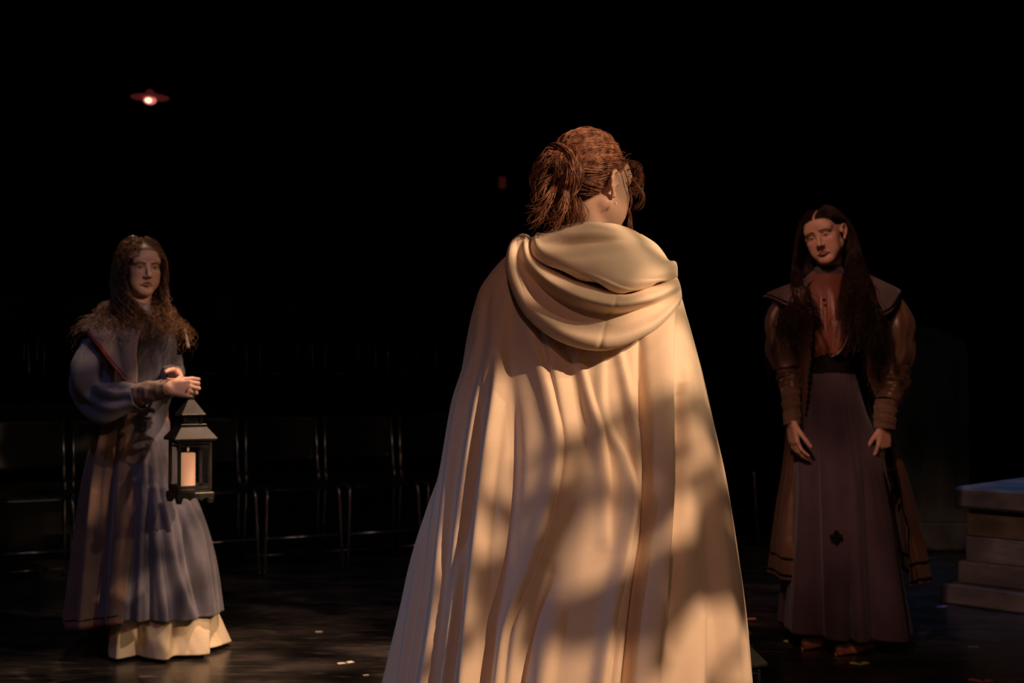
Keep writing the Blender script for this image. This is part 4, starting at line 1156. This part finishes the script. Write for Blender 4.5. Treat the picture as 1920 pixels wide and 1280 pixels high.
# puffed satin sleeves
sleeve('sleeve', [(1655, 556, 5.03, .050, .055), (1670, 590, 5.0, .070, .072), (1677, 635, 4.98, .078, .078), (1680, 670, 4.97, .066, .070), (1672, 690, 4.965, .052, .055)],
       M['brown_satin'], person_r, wr=.009, seed=30, lobes=6, cross=3)
sleeve('lower_sleeve', [(1676, 680, 4.97, .050, .055), (1676, 705, 4.955, .058, .060), (1672, 735, 4.93, .052, .055), (1664, 757, 4.90, .044, .046)],
       M['brown_satin'], person_r, wr=.008, seed=31, lobes=3, cross=8)
sleeve('cuff', [(1662, 753, 4.905, .045, .044), (1660, 780, 4.89, .041, .040), (1659, 806, 4.88, .039, .036)], M['brown_wool'], person_r, wr=.003, seed=32, m=40)
sleeve('sleeve', [(1474, 566, 4.98, .045, .050), (1466, 600, 4.98, .058, .062), (1466, 650, 4.98, .060, .064), (1474, 690, 4.97, .050, .055)],
       M['brown_satin'], person_r, wr=.008, seed=33, lobes=6, cross=3)
sleeve('lower_sleeve', [(1473, 684, 4.975, .048, .050), (1480, 712, 4.96, .042, .048), (1484, 735, 4.93, .034, .040)], M['brown_satin'], person_r, wr=.006, seed=34, lobes=3, cross=7)
sleeve('cuff', [(1483, 730, 4.935, .035, .038), (1484, 765, 4.90, .033, .035), (1485, 797, 4.88, .032, .031)], M['brown_wool'], person_r, wr=.003, seed=35, m=40)
# flat tan shoes
def shoe(an, toe):
    a = np.array(an); t = np.array(toe); d = t - a; d[2] = 0; L_ = np.linalg.norm(d); d /= L_; s_ = np.array((-d[1], d[0], 0))
    V = []; n = 24; m_ = 26
    for i in range(m_):
        u = i / (m_ - 1); c = a + d * (-.055 + u * (L_ + .055 + .022)); c[2] = 0
        w = .030 * (math.sin(PI * min(1, max(.02, u * .96 + .03))) ** .42) * (1 + .25 * math.sin(PI * min(1, u * 1.25) ** 2.2)); hgt = .058 - .026 * u if u > .15 else .058
        if u > .93: hgt *= .8
        if u in (0, 1): hgt *= .6
        for k in range(n):
            an_ = 2 * PI * k / n; x = math.cos(an_); z = math.sin(an_)
            V.append(c + s_ * w * np.sign(x) * abs(x) ** .7 + np.array((0, 0, max(.002, hgt * (.5 + .5 * np.sign(z) * abs(z) ** .7)))))
    F_ = grid_faces(m_, n, True).tolist() + [list(range(n)), [(m_ - 1) * n + k for k in range(n)][::-1]]
    return mesh('shoe', V, F_, M['shoe'], person_r, True)
shoe(JR['an_r'], JR['toe_r']); shoe(JR['an_l'], JR['toe_l'])
colR = [(P(1554, 615, 5.02), (.165, .195, .18), I3), (P(1554, 578, 5.02), (.200, .205, .080), I3), (P(1554, 542, 5.02), (.12, .12, .055), I3), (P(1554, 522, 5.03), (.060, .062, .07), I3)]
flow_hair('hair', HR, 3200, M['dark_hair'], person_r, 22, .60, colR, (.007, .12, .3), r=.0012, outward=.22, clump=14, back=.60, part_w=.0055, lift=.008, keep_face=.070, fwd=(-.25, -1.5, 0), tuck=1, lat=(-.15, .55))

# ============================================================ lanterns
def pane_mat():
    m, nt, b = newmat('lantern_glass')
    b.inputs['Transmission Weight'].default_value = 1.0; b.inputs['Roughness'].default_value = .03; b.inputs['IOR'].default_value = 1.12
    b.inputs['Base Color'].default_value = (.85, .85, .82, 1)
    tr = nt.nodes.new('ShaderNodeBsdfTransparent'); mx = nt.nodes.new('ShaderNodeMixShader'); mx.inputs[0].default_value = .12
    nt.links.new(tr.outputs[0], mx.inputs[1]); nt.links.new(b.outputs[0], mx.inputs[2])
    nt.links.new(mx.outputs[0], nt.nodes['Material Output'].inputs['Surface'])
    return m
M['glass'] = pane_mat()
def lantern(label, base, yaw):
    root = thing('lantern', label, 'lantern', base)
    x, y, z = base; rz = math.radians(yaw); ca, sa = math.cos(rz), math.sin(rz)
    def W(a, b, c): return (x + a * ca - b * sa, y + a * sa + b * ca, z + c)
    mb = MB(); mb.box((x, y, z + .030), (.068, .068, .008), rz, .003); mb.box((x, y, z + .042), (.060, .060, .006), rz, .002)
    base_o = mb.build('base', M['lantern_metal'], root)
    for i in (-1, 1):
        for j in (-1, 1):
            mb = MB(); mb.frustum(W(i * .056, j * .056, 0), .007, .012, z, z + .024, rz); mb.build('foot', M['lantern_metal'], base_o)
    # scalloped skirt under the base
    for q in range(4):
        an = rz + q * PI / 2; mb = MB(); d = Vector((math.sin(an), -math.cos(an), 0)); t = Vector((math.cos(an), math.sin(an), 0)); c = Vector((x, y, z))
        pts = []
        N = 24
        for i in range(N + 1):
            u = -1 + 2 * i / N; dz = .010 + .010 * abs(math.cos(u * PI * 1.5)); pts.append((u * .060, dz))
        vs = []
        for off in (.0655, .0675):
            for u, dz in pts: vs.append(c + d * off + t * u + Vector((0, 0, dz)))
            for u, dz in pts: vs.append(c + d * off + t * u + Vector((0, 0, .030)))
        K = N + 1; fs = []
        for i in range(N):
            fs += [(i, i + 1, K + i + 1, K + i), (2 * K + i, 3 * K + i, 3 * K + i + 1, 2 * K + i + 1), (i, 2 * K + i, 2 * K + i + 1, i + 1)]
        mb.add(vs, fs); mb.build('scalloped_trim', M['lantern_metal'], base_o)
    fr = MB()
    for i in (-1, 1):
        for j in (-1, 1):
            fr.box(W(i * .055, j * .055, .135), (.0055, .0055, .088), rz, .001)
    for q in range(4):
        an = rz + q * PI / 2
        for zz in (.056, .214):
            fr.box((x + math.sin(an) * .055, y - math.cos(an) * .055, z + zz), (.055, .004, .006), an, .001)
        fr.box((x + math.sin(an) * .055, y - math.cos(an) * .055, z + .20), (.050, .0025, .003), an)
    fr.build('frame', M['lantern_metal'], root)
    for q in range(4):
        an = rz + q * PI / 2
        mb = MB(); mb.box((x + math.sin(an) * .055, y - math.cos(an) * .055, z + .135), (.050, .0008, .076), an); mb.build('pane', M['glass'], root)
    mb = MB(); mb.box((x, y, z + .2235), (.074, .074, .0035), rz, .001); mb.frustum((x, y, 0), .0755, .042, z + .227, z + .272, rz); mb.build('roof', M['lantern_metal'], root)
    mb = MB(); mb.box((x, y, z + .274), (.046, .046, .003), rz, .001)
    for i in (-1, 1):
        for j in (-1, 1): mb.box(W(i * .030, j * .030, .290), (.004, .004, .016), rz)
    mb.box((x, y, z + .290), (.024, .024, .016), rz)
    mb.box((x, y, z + .309), (.043, .043, .003), rz, .001)
    mb.build('vent', M['lantern_metal'], root)
    mb = MB(); mb.frustum((x, y, 0), .042, .010, z + .312, z + .362, rz); mb.tube([(x, y, z + .358), (x, y, z + .372)], .006, 10); mb.build('cap', M['lantern_metal'], root)
    mb = MB(); mb.tube([(x + .016 * ca * math.cos(a), y + .016 * sa * math.cos(a), z + .386 + .018 * math.sin(a)) for a in np.linspace(-PI / 2, 1.5 * PI, 25)], .0028, 8, False)
    mb.build('ring_handle', M['lantern_metal'], root, True)
    return root
def candle(label, base, glow=0.0, h=.125):
    root = thing('candle', label, 'candle', base)
    x, y, z = base
    m, nt, b = newmat('candle_wax')
    b.inputs['Base Color'].default_value = (.86, .58, .42, 1); b.inputs['Roughness'].default_value = .5
    b.inputs['Subsurface Weight'].default_value = .5; b.inputs['Subsurface Radius'].default_value = (.02, .01, .006); b.inputs['Subsurface Scale'].default_value = 1
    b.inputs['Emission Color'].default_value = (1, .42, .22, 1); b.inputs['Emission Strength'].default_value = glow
    mb = MB(); mb.lathe((x, y, z), [(.024, 0), (.025, .002), (.025, h - .003), (.0235, h), (.018, h - .003), (.004, h - .004)], 32)
    mb.build('wax', m, root, True)
    mb = MB(); mb.tube([(x, y, z + h - .004), (x + .001, y, z + h + .006)], .0012, 6); mb.build('wick', M['black_metal'], root, True)
    if glow:
        mb = MB(); mb.lathe((x, y, z + h + .004), [(.0008, 0), (.0036, .005), (.0030, .011), (.0006, .019)], 12); mb.build('bulb_flame', emit('candle_flame', (1, .55, .25), .35), root, True)
    return root
LB = P(356, 938, 4.55)
top_ring = LB.z + .404
lantern('black four sided lantern with a tiered roof, held by the woman on the left', (LB.x, LB.y, P(343, 727, 4.55).z - .404), 31)
lz = P(343, 727, 4.55).z - .404
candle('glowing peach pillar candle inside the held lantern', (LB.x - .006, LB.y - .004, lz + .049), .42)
lantern('lantern standing on the floor beside the cream cloak, mostly hidden by it', (.628, 3.70, 0), 31)

# ============================================================ chairs
def chair_parts(root, x, y, z, yaw):
    ca, sa = math.cos(yaw), math.sin(yaw)
    def W(a, b, c): return Vector((x + a * ca - b * sa, y + a * sa + b * ca, z + c))
    # local: front towards -b
    for q in (-1, 1):
        mb = MB(); mb.tube([W(q * .212, -.215, .0), W(q * .196, -.200, .40), W(q * .194, -.192, .425), W(q * .194, -.160, .435), W(q * .196, .19, .43)], .0105, 10)
        l = mb.build('leg', M['chair_metal'], root, True)
        mb = MB(); mb.tube([W(q * .212, -.215, .0), W(q * .2115, -.2145, .02)], .0135, 10); mb.build('foot_cap', M['chair_black'], l, True)
        mb = MB(); mb.tube([W(q * .212, .235, .0), W(q * .205, .20, .40), W(q * .203, .205, .50), W(q * .200, .245, .80)], .0105, 10)
        l = mb.build('leg', M['chair_metal'], root, True)
        mb = MB(); mb.tube([W(q * .205, .180, .437), W(q * .205, .206, .50)], .0125, 10); mb.build('bracket', M['chair_metal'], l, True)
    mb = MB(); mb.tube([W(-.205, -.209, .185), W(.205, -.209, .185)], .0075, 8); mb.build('crossbar', M['chair_metal'], root, True)
    mb = MB(); mb.tube([W(-.212, .232, .035), W(.212, .232, .035)], .007, 8); mb.build('crossbar', M['chair_metal'], root, True)
    # moulded seat and back
    V = []; nu, nv = 17, 15
    for j in range(nv):
        for i in range(nu):
            u = -1 + 2 * i / (nu - 1); v = -1 + 2 * j / (nv - 1)
            e = .16 * abs(u) ** 6 * abs(v) ** 6
            V.append(W(u * .200 * (1 - e), v * .200 * (1 - e) - .005, .452 - .012 * (1 - u * u) * (1 - v * v) - .016 * max(0, -v - .7) / .3))
    mesh('seat', V, grid_faces(nv, nu, False), M['chair_black'], root, True, .012)
    V = []
    for j in range(nv):
        for i in range(nu):
            u = -1 + 2 * i / (nu - 1); v = -1 + 2 * j / (nv - 1)
            e = .14 * abs(u) ** 6 * abs(v) ** 6
            V.append(W(u * .205 * (1 - e), .222 + .022 * (v + 1) / 2 - .025 * u * u + .02, .675 + v * .125 * (1 - e)))
    mesh('backrest', V, grid_faces(nv, nu, False), M['chair_black'], root, True, .010)
YAW = math.radians(26)
e1 = Vector((math.cos(YAW), math.sin(YAW), 0)); e2 = Vector((-math.sin(YAW), math.cos(YAW), 0))
base0 = Vector((-1.28, 6.65, 0)) + e1 * .212 + e2 * .215
proto = thing('stacking_chair', '', 'chair', (0, 0, 0), 'black chairs along the back of the stage')
chair_parts(proto, 0, 0, 0, 0)
def copy_tree(o, parent=None):
    c = o.copy(); COL.objects.link(c); c.parent = parent
    for ch in o.children: copy_tree(ch, c)
    return c
FRONT = ['black chair at the far left edge, farthest left of the row',
         'black chair directly left of the woman holding the lantern, partly hidden by her coat',
         'black chair behind the held lantern and the wavy haired woman',
         'black chair standing free just right of the held lantern, whole in view',
         'black chair just left of the cream cloak, next to the free standing one',
         'black chair half hidden by the left edge of the cream cloak',
         None, None,
         'dim black chair just right of the cream cloak',
         'dim black chair behind the dark haired woman']
for k in range(10):
    lab = FRONT[k]
    if lab is None: continue
    p = base0 + e1 * (.452 * (k - 3))
    o = proto if k == 0 else copy_tree(proto)
    o.location = p; o.rotation_euler = (0, 0, YAW); o['label'] = lab
# chairs on the seating riser behind
def riser(o_, w, d, h, label):
    mb = MB(); c = Vector((-1.28, 6.65, 0)) + e2 * (o_ + d / 2) + e1 * 1.2
    mb.box((c.x, c.y, h / 2), (w / 2, d / 2, h / 2), YAW, .005)
    o = mb.build('seating_riser', M['chair_black']); tag(o, label, 'platform')
riser(1.3, 9.0, 1.05, .42, 'low black seating riser behind the row of chairs')
riser(2.36, 9.0, 1.5, .84, 'higher black seating riser at the back carrying a row of chairs')
for k in range(8):
    p = Vector((-1.28, 6.65, 0)) + e2 * 2.95 + e1 * (-1.6 + .50 * k)
    o = copy_tree(proto); o.location = (p.x, p.y, .846); o.rotation_euler = (0, 0, YAW)
    o['label'] = 'dark chair in the row on the high riser at the back'; o['group'] = 'dark chairs on the high riser'

# ============================================================ gravestone
gx, gy = (1712 - 960) / F * 7.6, 7.6
gs = thing('gravestone', 'tall round topped grey gravestone behind the dark haired woman', 'gravestone', (gx, gy, 0))
def arch(w, z0, z1, n=28, pw=1.0):
    pts = [(-w, z0), (w, z0)]
    r = w; zc_ = z1 - .185
    for i in range(n + 1):
        a = PI * i / n; pts.append((w * math.cos(a), zc_ + .185 * math.sin(a) ** .85))
    return pts
def prism(pts, y0, y1, name, mat, parent, bevel=.008):
    n = len(pts); V = [(gx + a, y0, b) for a, b in pts] + [(gx + a, y1, b) for a, b in pts]
    Fc_ = [tuple(range(n)), tuple(range(2 * n - 1, n - 1, -1))] + [(i, i + n, (i + 1) % n + n, (i + 1) % n) for i in range(n)]
    o = mesh(name, V, [list(f) for f in Fc_], mat, parent, False)
    bv = o.modifiers.new('bevel', 'BEVEL'); bv.width = bevel; bv.segments = 2; bv.limit_method = 'ANGLE'
    return o
prism(arch(.305, .17, 1.315), gy - .05, gy + .09, 'slab', M['gravestone'], gs, .02)
# raised border round a sunk panel
outer = arch(.305, .17, 1.315); inner = arch(.235, .24, 1.24)
n = len(outer); V = [(gx + a, gy - .065, b) for a, b in outer] + [(gx + a, gy - .065, b) for a, b in inner] + [(gx + a, gy - .048, b) for a, b in outer] + [(gx + a, gy - .048, b) for a, b in inner]
Fq = []
for i in range(n):
    j = (i + 1) % n; Fq += [[i, j, n + j, n + i], [n + i, n + j, 3 * n + j, 3 * n + i], [i, 2 * n + i, 2 * n + j, j]]
mesh('border', V, Fq, M['gravestone'], gs, False)
mb = MB(); mb.box((gx - .17, gy + .02, .085), (.155, .13, .083), 0, .012); mb.build('plinth', M['gravestone'], gs)
mb = MB(); mb.box((gx + .165, gy + .02, .085), (.165, .13, .083), 0, .012); mb.build('plinth', M['gravestone'], gs)

# ============================================================ stepped tomb on the right
A = Vector((1.953, 5.86, 0)); t1 = Vector((.70, -.714, 0)).normalized(); t2 = Vector((.714, .70, 0)).normalized(); ang = math.atan2(t1.y, t1.x)
tm = thing('tomb', 'grey stepped stone tomb cut off by the right edge', 'tomb', (A.x, A.y, 0))
def block(name, i, z0, z1, mat, bev=.008, cut=None):
    l1, l2 = .95 - 2 * i, 1.9 - 2 * i
    c = A + (t1 + t2) * i + t1 * (l1 / 2) + t2 * (l2 / 2)
    mb = MB(); mb.box((c.x, c.y, (z0 + z1) / 2), (l1 / 2, l2 / 2, (z1 - z0) / 2), ang, bev)
    return mb.build(name, mat, tm)
block('lower_step', 0, 0.0, .092, M['tomb_slab'])
block('upper_step', .055, .092, .192, M['tomb_slab'])
block('side_panel', .083, .192, .305, M['tomb_slab'], .004)
block('side_panel', .086, .307, .408, M['tomb_body'], .004)
block('neck', .098, .408, .434, M['black_metal'], .002)
block('top_slab', .045, .434, .530, M['tomb_slab'], .012)

# ============================================================ lamp and exit light high in the dark
lp = P(281, 189, 11.5)
lamp = thing('pendant_lamp', 'small glowing pendant lamp with a red lit shade high in the dark', 'lamp', tuple(lp))
sd, nt, b = newmat('red_lit_shade'); b.inputs['Base Color'].default_value = (.45, .05, .05, 1); b.inputs['Roughness'].default_value = .6
b.inputs['Emission Color'].default_value = (1, .12, .12, 1); b.inputs['Emission Strength'].default_value = .05  # red lamplight on the shade put in as colour and faint emission
mb = MB(); mb.lathe(tuple(lp + Vector((0, 0, .032))), [(.165, -.006), (.17, 0), (.12, .014), (.05, .024), (.03, .06), (.012, .07)], 32); mb.build('shade', sd, lamp, True)
mb = MB(); mb.tube([lp + Vector((0, 0, .09)), Vector((lp.x, lp.y, 6.2))], .006, 8); mb.build('cable', M['black_metal'], lamp, True)
m1 = emit('lamp_rim_glow', (1.0, .22, .20), .75); m2 = emit('lamp_core_glow', (1.0, .93, .50), 1.8)
mb = MB(); mb.lathe(tuple(lp), [(.004, -.034), (.030, -.028), (.050, -.014), (.058, .004), (.050, .022), (.02, .03)], 28); mb.build('diffuser', m1, lamp, True)
mb = MB(); mb.lathe(tuple(lp + Vector((0, -.035, -.002))), [(.003, -.024), (.020, -.019), (.032, -.007), (.034, .004), (.022, .017), (.004, .021)], 24); mb.build('bulb', m2, lamp, True)
ex = P(942, 342, 13.36)
s_ = thing('exit_light', 'tiny dim red exit light on the dark back wall', 'light', tuple(ex))
mb = MB(); mb.box(tuple(ex + Vector((0, .03, 0))), (.05, .03, .075), 0, .008); mb.build('housing', M['black_metal'], s_)
mb = MB(); mb.box(tuple(ex), (.036, .003, .06), 0, .002); mb.build('lens', emit('dim_red_lens', (1, .12, .08), .022), s_)

# ============================================================ tape marks on the floor
def tape(px, py, pts, color, label, w=.012, glow=0):
    Yt = F * CH / (py - HOR); c = P(px, py, Yt)
    mb = MB()
    for a, b_ in zip(pts[:-1], pts[1:]):
        a = Vector((a[0], a[1], 0)); b_ = Vector((b_[0], b_[1], 0)); d = (b_ - a).normalized(); n = Vector((-d.y, d.x, 0)) * w
        q = [a - d * w * .4 - n, b_ + d * w * .4 - n, b_ + d * w * .4 + n, a - d * w * .4 + n]
        mb.add([(c.x + v.x, c.y + v.y, .0006) for v in q] + [(c.x + v.x, c.y + v.y, .0022) for v in q],
               [(3, 2, 1, 0), (4, 5, 6, 7), (0, 1, 5, 4), (1, 2, 6, 5), (2, 3, 7, 6), (3, 0, 4, 7)])
    m = plain('tape_' + str(len(M)), color, .6, 0, .3, .05); M['tape%d' % len(M)] = m
    b2 = m.node_tree.nodes['Principled BSDF']
    if glow:
        b2.inputs['Emission Color'].default_value = (*color, 1); b2.inputs['Emission Strength'].default_value = glow
    o = mb.build('tape_mark', m); tag(o, label, 'tape mark'); return o
tape(647, 1240, [(-.02, -.012), (.004, 0), (.022, .016)], (.9, .75, .65), 'white forked tape mark on the floor left of the cloak')
tape(1402, 1158, [(-.03, .0), (.03, .008)], (.9, .2, .22), 'pink tape mark touching the right edge of the cloak')
tape(1481, 1199, [(-.016, -.01), (.016, .01)], (.75, .8, .25), 'short yellow tape mark left of the tan shoes')
tape(1612, 1241, [(-.025, .012), (0, -.010), (.027, .014)], (.85, .85, .25), 'yellow angled tape mark in front of the tan shoes')
tape(1838, 1272, [(-.03, .012), (.005, -.012), (.034, .0)], (1.0, .22, .14), 'red orange tape corner mark at the bottom right')
tape(1765, 1135, [(-.02, -.02), (.02, .012)], (.6, .16, .28), 'dull pink tape mark in front of the stepped tomb')
tape(1825, 1210, [(-.016, 0), (.016, -.004)], (.22, .22, .2), 'faint grey tape scrap near the bottom right', .008)
tape(1745, 1044, [(-.03, 0), (.03, .0)], (.22, .24, .24), 'faint grey tape strip at the foot of the gravestone', .008)
tape(598, 1182, [(-.010, 0), (.010, 0)], (.55, .45, .38), 'small pale tape scrap on the floor between chairs and cloak', .008)
tape(686, 1263, [(-.007, 0), (.007, .004)], (.8, .7, .6), 'tiny white scrap on the floor near the cloak hem', .006)
